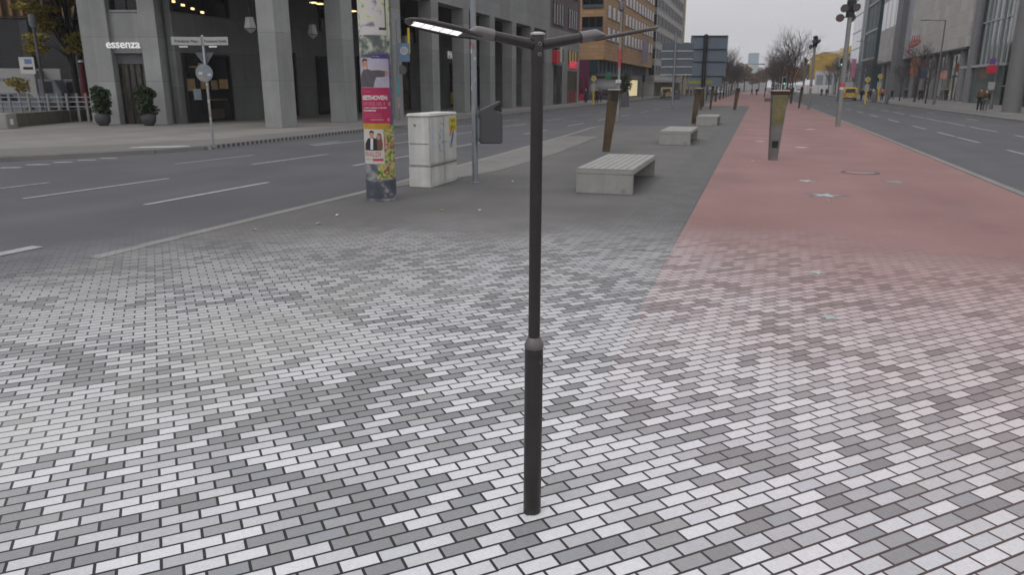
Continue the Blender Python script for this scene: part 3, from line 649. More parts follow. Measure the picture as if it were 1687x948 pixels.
lettering('Berlin', .10, (wx+.0145, dy_*.845, 1.27), R(90), R(90), mat('print_olive', (.2,.17,.03), .6), pst, 0, .0004)
lettering('Bunte', .09, (wx+.0145, dy_*.845, 1.14), R(90), R(90), mat('print_olive', (0,0,0)), pst, 0, .0004)
gf = mat('graffiti_blue', (.26,.37,.46), .7)
sc_ = MB(); rr = random.Random(5)
y, z = .40, 1.22
for ln in range(5):
    for q in range(6):
        y2 = y+(.05 if ln % 2 == 0 else -.05)*rr.uniform(.6,1.2); z2 = 1.22-ln*.13+rr.uniform(-.06,.06); sc_.tube((wx+.0075,y,z),(wx+.0075,y2,z2), .0055, .0055, 5); y, z = y2, z2
sc_.obj('graffiti', gf, cab)
yz([(.08,.75),(.16,.75),(.2,1.0),(.15,1.22),(.1,1.2)], mat('paint_smear', (.42,.42,.48), .7), 'paint_smear', cab, wx+.007)

# ================================================================== pole with the litter bin
Pp = G(783, 301)
pol = thing('signal_pole', 'tall grey steel pole rising behind the lit lamp arm beside the white cabinet', 'pole', (Pp.x, Pp.y, .004))
MB().lathe([(.085,0),(.085,.012),(.06,.02),(.06,1.9),(.055,5.2)], 24).obj('shaft', steel, pol, True)
for zz in (.85, 1.38): MB().lathe([(.0605,zz),(.067,zz+.002),(.067,zz+.028),(.0605,zz+.03)], 24).obj('clamp_band', steel, pol, True)
rr = random.Random(8)
for i in range(9):
    a = R(rr.uniform(-60,60)); zz = rr.uniform(1.6,2.8); c_ = rr.choice([(.5,.5,.48),(.4,.08,.06),(.5,.4,.1),(.3,.35,.3)])
    cyl_patch(.0605, a-.3, a+.3, zz, zz+rr.uniform(.05,.12), .0012, 6).obj('sticker', mat('sticker%d' % (int(c_[0]*100)), c_, .6), pol)
def bin_mesh(scale=1):
    prof = [(x, y) for x, y in ((-.2,-.17),(.19,-.17),(.23,-.10),(.23,.10),(.19,.17),(-.2,.17))]
    return prof
def litter_bin(loc, rz, label):
    t = thing('litter_bin', label, 'litter bin', loc, rz, 'grey litter bins hung on poles')
    bm_ = mat('bin_grey', (.075,.075,.08), .5, .1, var=.1)
    pf = [(-.215,0),(.245,0),(.245,.62),(.09,.655),(.07,.70),(.2,.80),(.225,.86),(-.215,.66)]
    MB().extr([(x, -.2, z) for x, z in pf], (0,.4,0)).obj('body', bm_, t, True, bevel=.055, seg=4)
    MB().extr([(x, -.17, z) for x, z in ((.235,.632),(.1,.66),(.08,.70),(.205,.81))], (0,.34,0)).obj('opening', black, t)
    MB().span((-.255,-.04,.1),(-.215,.04,.5)).obj('mounting_plate', steel, t)
    return t
rv = Vector((CY, SY, 0))
bn = litter_bin((Pp.x+rv.x*.31, Pp.y+rv.y*.31, .82), YAW+.15, 'grey litter bin with sloped hood on the pole beside the white cabinet')

# ================================================================== concrete benches
def bench(p, rz, W_, L_, lab, first=None):
    t = thing('concrete_bench', lab, 'bench', p, rz, 'concrete benches on the grey paving')
    H_ = .47; T = .10
    MB().span((0,0,0),(W_,.11,H_-T-.001)).obj('end_panel', concrete, t, bevel=.008)
    MB().span((0,L_-.11,0),(W_,L_,H_-T-.001)).obj('end_panel', concrete, t, bevel=.008)
    sl_ = MB().span((-.002,-.002,H_-T),(W_+.002,L_+.002,H_-.012)).obj('seat', concrete, t, bevel=.006)
    for i in range(8):
        a = W_*i/8; MB().span((a+.006,0,H_-.0118),(a+W_/8-.006,L_,H_)).obj('slat', concrete, t, bevel=.003)
    return t
b1 = bench((-3.17, 13.8, .004), 0, 1.07, 3.25, 'nearest pale concrete bench with a slatted seat on the grey paving')
MB().span((.86,-.004,.03),(.94,.0,.10)).obj('badge', mat('badge', (.2,.2,.19), .6), b1)
dup(b1, (-3.2, 26.6, .004), 0, 'middle concrete bench, behind the nearest one'); dup(b1, (-3.02, 40.6, .004), 0, 'farthest and smallest concrete bench, beyond the other two')

# ================================================================== wedge shaped light posts
def wedge(loc, rz, lean, H_, wb, wt, db, dt, lab, lit=False):
    t = thing('leaning_post', lab, 'light post', loc, rz, 'leaning wedge light posts along the red path')
    def rg(z, w_, d_, k=1): 
        o = lean*z; return [Vector((o-w_/2, -d_/2, z)), Vector((o+w_/2, -d_/2, z)), Vector((o+w_/2, d_/2, z)), Vector((o-w_/2, d_/2, z))]
    f = lambda z: z/H_
    wid = lambda z: wb+(wt-wb)*f(z); dep = lambda z: db+(dt-db)*f(z)
    m_ = mat('brushed_steel_post', (.20,.20,.20), .38, .7, var=.25, scale=3, streak=.2) if lit else rust
    MB().loft([rg(0,wb,db), rg(H_*.5,wid(H_*.5),dep(H_*.5)), rg(H_-.13,wid(H_-.13),dep(H_-.13))]).obj('shaft', m_, t, bevel=.006)
    MB().loft([rg(H_-.128,wid(H_)*.97,dep(H_)*.97), rg(H_-.03,wt*.99,dt*.99)]).obj('head', mat('post_head', (.05,.028,.015), .6, .2, var=.4, scale=9), t)
    MB().loft([rg(H_-.028,wt*1.06,dt*1.06), rg(H_,wt*1.08,dt*1.08)]).obj('cap', mat('pale_cap', (.5,.47,.44), .4), t, bevel=.004)
    if lit:
        def face(z0, z1, k, m2, nm):
            y = lambda z: -dep(z)/2-.002
            MB().extr([(lean*z0-wid(z0)*k/2, y(z0), z0), (lean*z0+wid(z0)*k/2, y(z0), z0), (lean*z1+wid(z1)*k/2, y(z1), z1), (lean*z1-wid(z1)*k/2, y(z1), z1)], (0,-.003,0)).obj(nm, m2, t)
        face(.95, 1.70, .9, mat('yellowed_lens', (.17,.155,.075), .3, .3, var=.45, scale=4, streak=.2), 'lens')
        face(.33, .52, .6, black, 'service_hatch')
    return t
wedge((.49, 21.84, .008), YAW*.6, .02, 1.86, .22, .42, .16, .26, 'steel wedge post with a yellowed lens standing on the red path', True)
wa = wedge((-4.4, 23.2, .004), YAW, .1, 1.88, .22, .34, .12, .2, 'brown wedge post leaning right just behind the nearest bench')
MB().span((.08,-.115,1.55),(.29,-.105,1.85)).obj('plate', black, wa)
dup(wa, (-3.3, 42.6, .004), YAW, 'brown wedge post leaning right beside the farthest bench'); dup(wa, (-1.96, 69.6, .004), YAW, 'brown wedge post leaning right where grey paving meets red path')
rustp = []
for px, py, rz, sc, lab in ((1316,178,YAW,1.05,'dark upright wedge post left of the second spotlight mast'),(1296,173,YAW,1.,'dark wedge post hidden partly behind the yellow lensed one'),(1303,171,YAW,1.,'thin dark wedge post below the bare trees'),(1271,167,YAW,1.,'small far dark post next to the low grey block'),(1259,160,YAW,1.,'tiny far dark post left of the low grey block'),
                        (1154,181,YAW+.2,1.,'thin post leaning right at the foot of the large sign'),(1170,180,YAW+.2,1.1,'thin post leaning right, just right of the large sign post'),(1178,168,YAW+.2,1.1,'far thin post leaning right under the large sign'),(1163,166,YAW,1.1,'far thin upright post under the large sign')):
    p = G(px, py, .008); rustp.append(dup(wa, p, rz, lab, (.62*sc, .62*sc, sc)))
p = G(1266, 167, .008); tag(MB(p).box((p.x,p.y,.22), (1.1,1.1,.43)).obj('low_block', mat('dark_concrete', (.12,.12,.12), .8), None, bevel=.03), 'low dark grey block on the red path far down the street', 'block').location = p

# ================================================================== spotlight masts
def mast(loc, rz, H_, lab):
    t = thing('spotlight_mast', lab, 'spotlight mast', loc, rz, 'spotlight masts along the red path')
    ms = mat('mast_steel', (.25,.245,.24), .5, .45, var=.12, scale=2, streak=.12)
    MB().lathe([(.15,0),(.15,.02),(.125,.03),(.118,H_*.5),(.10,H_)], 24).obj('pole', ms, t, True)
    cyl_patch(.122, R(-180), R(150), 1.92, 2.12, .003, 20).obj('sticker', mat('red_sticker', (.42,.07,.08), .6, var=.3, scale=9), t)
    cyl_patch(.123, R(-90), R(20), 1.8, 1.92, .003, 10).obj('sticker', offwhite, t)
    MB().box((0,0,H_+.1), (.34,.26,.8)).obj('mount', dark, t, bevel=.02)
    for i, (x, z, a) in enumerate(((-.44,H_-.3,250),(-.40,H_+.12,262),(.10,H_-.32,285),(.16,H_+.15,278),(.12,H_+.46,80))):
        s_ = MB(); c_ = Vector((x, -.18 if i % 2 else .1, z)); d = Vector((math.cos(R(a)), math.sin(R(a)), -.45)).normalized()
        s_.tube(c_-d*.14, c_+d*.10, .11, .2, 18); l_ = s_.obj('spotlight', mat('spot_body', (.09,.085,.085), .5, .3), t, True)
        MB().tube(c_+d*.101, c_+d*.108, .185, .185, 18).obj('lens', mat('spot_lens', (.14,.12,.12), .2, spec=.5), l_)
        MB().tube(c_, (0,0,z), .025, .025, 8).obj('bracket', dark, l_)
    return t
m1 = mast(G(1380,208,.012), YAW, 5.55, 'nearest tall spotlight mast with a red band on the red path')
m2 = dup(m1, G(1332,180,.012), YAW+.5, 'second, smaller spotlight mast farther down the red path')
m2.scale = (1,1,1.02)
dup(m1, G(1321,165,.012), YAW+1.4, 'third, distant spotlight mast among the bare trees')

# ================================================================== pole and signs on the median
po_ = G(1017, 201)
t = thing('lamp_post', 'slim grey lamp post with red stickers in front of the orange building', 'lamp post', po_)
MB().lathe([(.10,0),(.10,1.0),(.075,1.05),(.07,6.0)], 20).obj('pole', mat('mast_steel', (0,0,0)), t, True)
MB().lathe([(.08,6.0),(.16,6.05),(.17,6.35),(.09,6.5)], 20).obj('lantern', greyp, t, True)
cyl_patch(.0765, R(-120), R(90), 3.0, 4.0, .003, 10).obj('sticker', mat('red_sticker', (0,0,0)), t); cyl_patch(.0775, R(-120), R(90), 1.55, 1.85, .003, 10).obj('sticker', mat('red_sticker', (0,0,0)), t)
MB().box((0,-.1,2.25), (.3,.08,.18)).obj('sign_plate', offwhite, t)
litter_bin((po_.x+rv.x*.36, po_.y+rv.y*.36, .85), YAW, 'small grey litter bin hung on the slim post with red stickers')
s4 = G(1107, 180)
t = thing('direction_sign', 'grey back of a four panel direction sign on a slim grey post', 'road sign', s4, YAW*.9)
MB().lathe([(.09,0),(.09,6.6),(.02,6.62)], 16).obj('post', steel, t, True)
bk = mat('sign_back', (.105,.125,.145), .5, .3, var=.08)
for i in range(4):
    z0 = 5.65-i*.67
    pn = MB().span((-1.15,.10,z0-.60),(1.65,.14,z0)).obj('panel', bk, t); MB().span((-1.2,.05,z0-.67),(1.6,.098,z0-.605)).obj('rail', offwhite, pn)
litter_bin((s4.x+rv.x*.4, s4.y+rv.y*.4, .85), YAW, 'tiny dark litter bin on the four panel sign post')
sb = G(1156, 175.5)
t = thing('large_sign', 'large blue grey back of a road sign on a thick dark post', 'road sign', sb, YAW*.9)
MB().lathe([(.2,0),(.19,7.0),(.1,7.05)], 20).obj('post', dark, t, True)
bk2 = mat('large_sign_back', (.135,.165,.2), .45, .3, var=.08, scale=.8)
MB().span((-1.45,.22,2.9),(2.25,.28,6.95)).obj('panel', bk2, t)
MB().span((-1.6,.19,1.95),(1.9,.24,2.86)).obj('lower_panel', bk2, t)
MB().span((-1.5,.17,2.28),(.95,.188,2.58)).obj('yellow_strip', mat('sign_olive', (.25,.25,.03), .5), t)
for zz in (6.85, 5.6, 4.4, 2.98): MB().span((-1.3,.13,zz-.05),(2.1,.215,zz+.05)).obj('rail', dark, t)

# ================================================================== LEFT: stone arcade building
FX = -20.75                                  # facade plane
SOF = 7.39
org = Vector((FX, 30, SW))
arc = thing('arcade_building', 'grey stone building with a tall street arcade of square columns and a corner shop', 'building', org)
def part(mb, name, m, **k): return mb.obj(name, m, arc, **k)
def AMB(): return MB(org)
c0 = AMB().span((FX-.92,30,SW),(FX,31.2,SOF-.003)).obj('column', stone, arc, bevel=.012, seg=1)
for i in range(1, 8): copy_part(c0, (0, 5.74*i, 0))
part(AMB().span((FX-.92,75.6,SW),(FX,77.0,SOF-.003)), 'column', stone, bevel=.012, seg=1)
part(AMB().span((FX-24,30,SOF),(FX,77.0,SOF+9)), 'upper_wall', stone)
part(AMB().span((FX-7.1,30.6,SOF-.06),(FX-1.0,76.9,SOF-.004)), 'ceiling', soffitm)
pw_ = AMB().span((FX+.003,31.9,SOF+3.6),(FX+.03,34.9,SOF+6.2)).obj('window', g_dark, arc)
f = AMB(); f.span((FX+.0,31.8,SOF+3.5),(FX+.09,35.0,SOF+3.6)).span((FX+.031,33.35,SOF+3.601),(FX+.06,33.45,SOF+6.2)); f.obj('frame', dark, pw_)
for i in range(1, 8): copy_part(pw_, (0, 5.74*i, 0))
XI = -27.9                                   # inner arcade wall
E0, E1 = Vector((-31.85,30.0,0)), Vector((-28.25,31.12,0))
en = Vector((E1.y-E0.y, -(E1.x-E0.x), 0)).normalized()   # outward normal of the entrance face
ed = (E1-E0).normalized(); erz = math.atan2(ed.y, ed.x)
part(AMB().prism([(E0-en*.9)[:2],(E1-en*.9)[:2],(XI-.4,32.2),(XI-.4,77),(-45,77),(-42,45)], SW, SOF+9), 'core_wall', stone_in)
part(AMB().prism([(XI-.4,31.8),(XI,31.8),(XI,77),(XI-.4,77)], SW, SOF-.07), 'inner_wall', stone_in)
def EP(px, py, off=0.): return PL(px, py, E0+en*off, en)
def eu(px, py=140): return (EP(px, py)-E0).dot(ed)
def ebox(u0, u1, z0, z1, d0, d1, name, m, parent=arc, **k):
    mb = AMB(); c = E0+ed*((u0+u1)/2)+en*((d0+d1)/2); mb.box((c.x, c.y, (z0+z1)/2), (u1-u0, d1-d0, z1-z0), erz); return mb.obj(name, m, parent, **k)
uL, uD0, uD1, uR = 0, eu(190,140), eu(241,140), (E1-E0).length
zt = EP(212,87).z; 
ebox(0, uD0, SW, SOF+8.9, -.85, 0, 'pier', stone, bevel=.01, seg=1); ebox(uD1, uR, SW, SOF+8.9, -.85, 0, 'pier', stone, bevel=.01, seg=1)
zw = EP(200,17).z
ebox(uD0+.002, uD1-.002, zt, zw-.05, -.85, -.22, 'lintel', stone)
ebox(uD0+.05, uD1-.05, zw-.049, zw+.05, -.5, -.18, 'sill', stone)
fr_ = ebox(uD0+.002, uD1-.002, zw+.06, zw+3, -.62, -.5, 'window', g_dark)
for k_ in (0, .5, .98): 
    a = uD0+(uD1-uD0-.1)*k_; ebox(a+.01, a+.08, zw+.061, zw+2.99, -.498, -.43, 'frame', dark, fr_)
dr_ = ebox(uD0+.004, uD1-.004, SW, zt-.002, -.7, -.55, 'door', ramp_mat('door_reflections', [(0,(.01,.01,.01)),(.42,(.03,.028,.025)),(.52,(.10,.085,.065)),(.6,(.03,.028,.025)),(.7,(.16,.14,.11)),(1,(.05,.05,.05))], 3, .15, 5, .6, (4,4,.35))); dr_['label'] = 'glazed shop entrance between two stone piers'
ebox(uD0+.006, uD1-.006, zt-.5, zt-.004, -.548, -.45, 'transom', greyp, dr_)
for k_ in (0, .3, .52, .74, .95):
    a = uD0+.02+(uD1-uD0-.12)*k_; ebox(a, a+.07, SW+.002, zt-.51, -.548, -.48, 'frame', dark, dr_)
cc = E0+ed*(eu(203,73))+en*(.03); zz = EP(203,73).z
lettering('essenza', .56, (cc.x-org.x, cc.y-org.y, zz-SW), R(90), erz, mat('sign_white', (.8,.8,.8), .5, emit=.25), arc, .007, .03, sx=.98)
# shop window of the corner shop in the inner wall, more along the arcade
def iwin(y0, y1, z1, z0=SW+.05, m=brown_glass, par=arc, nm='shop_window', ch=()):
    o = AMB().span((XI+.003,y0,z0),(XI+.04,y1,z1)).obj(nm, m, par)
    f = AMB(); f.span((XI+.042,y0-.1,z0),(XI+.12,y0+.03,z1+.1)).span((XI+.042,y1-.03,z0),(XI+.12,y1+.1,z1+.1)).span((XI+.042,y0+.031,z1-.05),(XI+.12,y1-.031,z1+.1)); f.obj('frame', black, o); return o
ya, yb = AX(306,150,XI).y, AX(379,150,XI).y; ztop = AX(340,92,XI).z
sw = iwin(ya, yb, ztop, m=g_dark)
for k_, (f0, f1, z0_, z1_, c_) in enumerate(((.03,.20,1.75,2.35,(.24,.17,.08)),(.32,.50,1.85,2.35,(.28,.19,.09)),(.55,.70,1.8,2.3,(.2,.15,.08)),(.74,.95,1.85,2.35,(.3,.2,.09)),(.1,.4,2.9,3.0,(.2,.13,.03)),(.45,.9,1.25,1.32,(.12,.08,.04)),(.5,.8,.3,.8,(.05,.035,.03)),(.3,.5,3.0,3.15,(.3,.2,.05)))):
    y_ = lambda q: ya+(yb-ya)*q
    AMB().span((XI+.045,y_(f0),z0_),(XI+.052,y_(f1),z1_)).obj('display_item', mat('display%d' % k_, c_, .6, var=.5, scale=3), sw)
AMB().span((XI+.045,ya+.5,1.3),(XI+.055,ya+1.05,1.85)).obj('notice', mat('notice_pale', (.34,.4,.44), .6), sw)
ya, yb = AX(280,10,XI).y, AX(372,10,XI).y; z0 = AX(330,24,XI).z
mz = iwin(ya, yb, z0+2.6, z0, g_dark)
lampw = mat('warm_ceiling_lamp', (1,.75,.35), .4, emit=1.8)
for k_ in range(4): 
    q = AX(284+k_*16, 2+k_*6, XI); AMB().span((XI+.045,q.y-.13,q.z-.05),(XI+.05,q.y+.13,q.z+.05)).obj('ceiling_lamp', lampw, mz)
for i, (y0, y1, z1, mm_) in enumerate(((39.3,42,3.9,g_dark),(44.6,46.2,3.8,g_dark),(50,53.2,4.0,g_dark),(56,58.5,4.0,brown_glass),(61.5,64.6,4.0,g_dark),(67.5,70.4,4.0,brown_glass),(72.6,75.5,3.9,g_dark))): iwin(y0, y1, z1, m=mm_)
for y0 in (38.5, 45, 51, 57): iwin(y0+.3, y0+2.8, 7.0, 5.5, g_dark)
for px, py in ((516,4),(527,6),(582,18)):
    q = AX(px, py, -25.2); AMB().box((q.x,q.y,min(q.z,SOF-.12)), (.3,.3,.06)).obj('ceiling_lamp', lampw, arc)
q = AX(739,91,XI); lettering('PAUL', .95, (XI+.14-org.x, q.y-org.y+.6, q.z-SW), R(90), R(90), mat('sign_white', (0,0,0)), arc, .01, .03)
q = AX(742,162,XI); AMB().span((XI+.125,q.y-.3,q.z-.55),(XI+.14,q.y+.3,q.z+.55)).obj('poster', mat('amber_poster', (.4,.27,.05), .6, var=.3, scale=4), arc)
q = AX(818,110,XI); AMB().span((XI+.125,q.y-.5,q.z-.55),(XI+.3,q.y+.5,q.z+.55)).obj('sign_panel', redp, arc); 
q = AX(824,108,XI); AMB().span((XI+.125,q.y-.1,q.z-.45),(XI+.3,q.y+.4,q.z+.45)).obj('sign_panel', white, arc)
q = AX(857,111,XI); AMB().span((XI+.125,q.y-.4,q.z-.5),(XI+.3,q.y+.4,q.z+.5)).obj('sign_panel', redp, arc)
q = AX(650,40,-22.5); AMB().box((-22.3,47.0-.0,4.9), (.05,.25,1.6)).obj('sign_panel', mat('amber_sign', (.55,.4,.03), .5, emit=.3), arc)
# hanging lanterns
for px, py0, lab in ((412,40,'white hexagonal lantern hanging left of the nearest arcade column'),(515,51,'white hexagonal lantern hanging between the first two arcade columns'),(667,67,'white hexagonal lantern hanging behind the poster pillar')):
    q = AX(px, py0, -24.2)
    t = thing('hanging_lantern', lab, 'lantern', (q.x, q.y, q.z), 0, 'lanterns hanging in the arcade')
    lgm = mat('milk_glass', (.42,.41,.39), .4)
    MB().lathe([(.20,.34),(.31,-.17)], 6).obj('shade', lgm, t); MB().lathe([(.32,-.172),(.32,-.20)], 6).obj('rim', dark, t); MB().lathe([(.30,-.202),(.05,-.40)], 6).obj('bowl', lgm, t)
    MB().tube((0,0,.34),(0,0,SOF-.07-q.z),.02,.02,8).obj('rod', dark, t)

# brown topped neighbour block
org2 = Vector((FX,77,SW))
blk = thing('brown_block', 'narrow block with grey stone base, brown upper storeys and lit orange windows', 'building', org2)
YB = 90.6; zb = AX(930,50.5,FX).z
def BMB(): return MB(org2)
BMB().span((FX-20,77.02,SW),(FX,YB,zb)).obj('base_wall', stone, blk)
bst = mat('brown_cladding', (.14,.11,.11), .75, panel=(1.2,.6,.01), var=.1, scale=.6)
BMB().span((FX-20,77.02,zb+.002),(FX-.02,YB,22)).obj('upper_wall', bst, blk)
for zl in (0, 3.3, 6.6):
    for j, yc in enumerate((80.4, 87.0)):
        z0 = zb+.45+zl; o = BMB().span((FX-.015,yc-2.2,z0),(FX+.03,yc+2.2,z0+2.1)).obj('window', g_dark, blk)
        f = BMB()
        for k_ in range(5): f.span((FX+.032,yc-2.25+k_*1.1,z0-.02),(FX+.09,yc-2.07+k_*1.1,z0+2.12))
        f.span((FX+.03,yc-2.3,z0-.1),(FX+.08,yc+2.3,z0+.02)).span((FX+.03,yc-2.3,z0+2.08),(FX+.08,yc+2.3,z0+2.2)); f.obj('frame', bst, o)
am = mat('amber_window', (.32,.21,.06), .3, emit=.22, var=.5, scale=1.2)
zq0, zq1 = AX(917,100,FX).z, AX(917,79,FX).z
for yc in (80.3, 87.0):
    o = BMB().span((FX+.003,yc-2.1,zq0),(FX+.03,yc+2.1,zq1)).obj('window', am, blk); f = BMB()
    for k_ in range(4): f.span((FX+.032,yc-2.15+k_*1.38,zq0-.02),(FX+.1,yc-2.0+k_*1.38,zq1+.02))
    f.span((FX+.031,yc-2.2,zq0-.08),(FX+.09,yc+2.1,zq0+.03)); f.obj('frame', black, o)
o = BMB().span((FX+.003,78.6,SW),(FX+.03,82.2,4.2)).obj('shop_window', g_dark, blk); BMB().span((FX+.031,80.0,SW),(FX+.05,81.4,4.1)).obj('door', black, o)
o = BMB().span((FX+.003,84.8,SW),(FX+.03,89.4,3.7)).obj('shop_window', brown_glass, blk); 
for k_ in range(3): BMB().span((FX+.031,85.0+k_*1.7,SW),(FX+.04,85.7+k_*1.7,1.5)).obj('display', mat('red_display', (.35,.03,.04), .6), o)
BMB().span((FX+.003,78.0,4.3),(FX+.5,79.3,5.6)).obj('sign_panel', redp, blk); BMB().span((FX+.003,78.1,5.7),(FX+.5,79.2,6.3)).obj('sign_panel', black, blk)
BMB().span((FX+.003,80.6,4.5),(FX+.25,81.3,6.2)).obj('sign_panel', offwhite, blk)
lettering('MARKT', 1.0, (FX+.1-org2.x, 87.2-org2.y, 4.35-SW), R(90), R(90), mat('red_neon', (.75,.06,.1), .4, emit=.35), blk, .03, .04, sx=1.2)

# orange building
org3 = Vector((FX-.1,106,SW)); OX = FX-.1
orb = thing('orange_building', 'orange brick office building with white curtained windows and dark ground floor', 'building', org3)
def OMB(): return MB(org3)
om = mat('orange_brick', (.43,.265,.14), .75, var=.08, scale=.5, panel=(1.5,.5,.02))
ZO = 5.6; YE = 156.
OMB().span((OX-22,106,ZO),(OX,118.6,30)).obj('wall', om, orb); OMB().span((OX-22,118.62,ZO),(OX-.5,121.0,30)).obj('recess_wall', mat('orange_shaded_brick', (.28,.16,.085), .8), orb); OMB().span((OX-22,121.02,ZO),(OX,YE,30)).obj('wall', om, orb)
OMB().span((OX-22,106.8,SW),(OX-2.5,YE-.2,3.6)).obj('shop_front', g_dark, orb)
OMB().span((OX-22,106.4,3.62),(OX-1.2,YE-.1,ZO-.003)).obj('clerestory', g_teal, orb)
OMB().span((OX-22,106.2,3.4),(OX+.6,YE,3.75)).obj('canopy', greyp, orb)
for i in range(17): OMB().span((OX-1.19,107.2+i*2.95,3.76),(OX-.9,107.55+i*2.95,ZO-.004)).obj('mullion', mat('mullion_grey', (.25,.26,.27), .6), orb)
OMB().span((OX-14,106.0,SW),(OX-2.0,106.35,ZO-.004)).obj('purple_wall', mat('purple_panel', (.12,.015,.06), .6), orb)
OMB().span((OX-1.98,106.02,3.8),(OX-.8,106.35,ZO-.005)).obj('corner_glazing', g_teal, orb)
shw = mat('lit_shop', (1,.85,.5), .5, emit=.55)
OMB().span((OX-2.49,AX(1036,145,OX-2.4).y,.3),(OX-2.3,AX(1049,145,OX-2.4).y,3.2)).obj('lit_shop_window', shw, orb)
wwm = mat('white_curtain', (.74,.75,.77), .5, var=.2, scale=1.5, spec=.3)
proto = None
for r_ in range(6):
    for i, y in enumerate([108.1,111.7,115.3]+[122.5+3.35*k_ for k_ in range(10)]):
        loc = (0, y-108.1, r_*2.95)
        if proto is None:
            proto = OMB().span((OX+.003,108.1,8.3),(OX+.03,110.1,10.0)).obj('window', wwm, orb)
            f = OMB(); f.span((OX+.0,108.02,8.25),(OX+.05,108.1,10.05)).span((OX+.0,109.05,8.25),(OX+.04,109.12,10.05)).span((OX+.0,110.1,8.25),(OX+.05,110.18,10.05)).span((OX-.01,108.0,8.2),(OX+.12,110.2,8.295)); f.obj('frame', dark, proto)
        else: copy_part(proto, loc)
for r_ in range(5):
    z0 = 9.5+r_*2.95
    o = OMB().span((OX-3.1,105.93,z0),(OX-.25,105.997,z0+1.75)).obj('loggia', g_dark, orb)
    f = OMB()
    for k_ in range(4): f.span((OX-3.15+k_*.93,105.84,z0),(OX-3.05+k_*.93,105.927,z0+1.75))
    f.obj('frame', dark, o)
    OMB().span((OX-3.1,105.80,z0-.05),(OX-.2,105.835,z0+.35)).obj('railing', mat('railing_blue', (.06,.08,.11), .5), orb)
o = OMB().span((OX+.01,141,6.2),(OX+1.2,141.4,10.2)).obj('banner_sign', mat('lilac_sign', (.32,.27,.34), .6, var=.3, scale=2), orb)

# pale high-rise beyond
org4 = Vector((OX,160.4,SW)); hr = thing('high_rise', 'pale grey high rise with many rows of dark windows beyond the orange building', 'building', org4)
def HMB(): return MB(org4)
hw = mat('pale_render', (.47,.47,.46), .8, var=.08, scale=.3); hg = mat('light_grey_band', (.3,.3,.31), .7)
HX = OX; HMB().span((HX-14,160.4,SW),(HX,213,62)).obj('wall', hw, hr)
HMB().span((HX-6,213.02,SW),(HX+.3,216,50)).obj('yellow_edge', mat('pale_yellow_render', (.5,.45,.27), .8), hr)
proto = None
for r_ in range(12):
    for i in range(8):
        y0 = 161.6+i*6.4; z0 = 4.4+r_*3.3
        if proto is None:
            proto = HMB().span((HX+.003,y0,z0),(HX+.05,y0+5.5,z0+1.9)).obj('window', g_far, hr)
            f = HMB()
            for k_ in range(4): f.span((HX+.045,y0+1.1+k_*1.15,z0-.02),(HX+.062,y0+1.5+k_*1.15,z0+1.92))
            f.span((HX+.04,y0-.1,z0-.12),(HX+.07,y0+5.6,z0+.02)); f.obj('frame', hw, proto)
        else: copy_part(proto, (0, y0-161.6, z0-4.4))
for r_ in range(12):
    z0 = 4.3+r_*3.3
    HMB().span((HX-1.15,159.9,z0),(HX-.08,160.38,z0+1.9)).obj('balcony', g_far, hr); HMB().span((HX-1.2,159.85,z0-1.0),(HX-.05,160.39,z0-.15)).obj('parapet', mat('balcony_pink', (.36,.33,.32), .7), hr)
HMB().span((HX-.3,160.3,2.9),(HX+3.0,212,3.3)).obj('canopy', offwhite, hr); HMB().span((HX+.01,160.42,SW),(HX+.06,212,2.88)).obj('shop_front', mat('ochre_shop', (.2,.16,.09), .5, var=.6, scale=.5), hr)

# buildings farther down the left side and at the street end
def far_block(x0, x1, y0, y1, z1, m, lab, wm=g_dark, rows=4, side='x', nm='far_building', wn=8):
    o_ = Vector(((x0+x1)/2,(y0+y1)/2,0)); t = thing(nm, lab, 'building', o_)
    MB(o_).span((x0,y0,0),(x1,y1,z1)).obj('wall', m, t); pr = None
    MB(o_).span((x0-.3,y0-.3,z1+.002),(x1+.3,y1+.3,z1+.6)).obj('roof', greyp, t)
    xs = x1 if side == 'x' else x0
    for r_ in range(rows):
        for i in range(wn):
            z0 = 3.5+r_*(z1-4)/rows; yy = y0+1+i*(y1-y0-2)/wn; w_ = (y1-y0-2)/wn*.6; s_ = .03 if side == 'x' else -.03
            if pr is None: pr = MB(o_).span((xs+s_*.1,yy,z0),(xs+s_,yy+w_,z0+1.7)).obj('window', wm, t); y00, z00 = yy, z0
            else: copy_part(pr, (0, yy-y00, z0-z00))
    if side == 'x':
        pr = None
        for r_ in range(rows):
            for i in range(5):
                z0 = 3.5+r_*(z1-4)/rows; xx = x0+1+i*(x1-x0-2)/5; w_ = (x1-x0-2)/5*.6
                if pr is None: pr = MB(o_).span((xx,y0-.03,z0),(xx+w_,y0-.003,z0+1.7)).obj('window', wm, t); x00, z00 = xx, z0
                else: copy_part(pr, (xx-x00, 0, z0-z00))
    return t
far_block(-45,-21,235,300,14, mat('ochre_render', (.3,.25,.17), .8), 'low ochre building behind the trees past the high rise')
far_block(-40,-16,330,420,13, mat('dull_render', (.27,.25,.24), .8), 'grey brown building at the far left end of the street')
o_ = AY(1238,140,800); t = thing('distant_tower', 'hazy blue glass tower far beyond the end of the street', 'tower', (o_.x,800,0))
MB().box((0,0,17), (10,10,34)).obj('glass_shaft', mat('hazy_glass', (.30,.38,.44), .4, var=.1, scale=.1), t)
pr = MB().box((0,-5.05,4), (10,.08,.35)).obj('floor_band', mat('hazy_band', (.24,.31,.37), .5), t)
for i in range(1, 9): c_ = copy_part(pr, (0,0,i*3.6))
t = thing('domed_hall', 'long hall with a pale curved roof closing the street', 'building', (-9,500,0))
MB().box((0,0,5), (26,20,10)).obj('wall', mat('hazy_wall', (.3,.29,.28), .8), t)
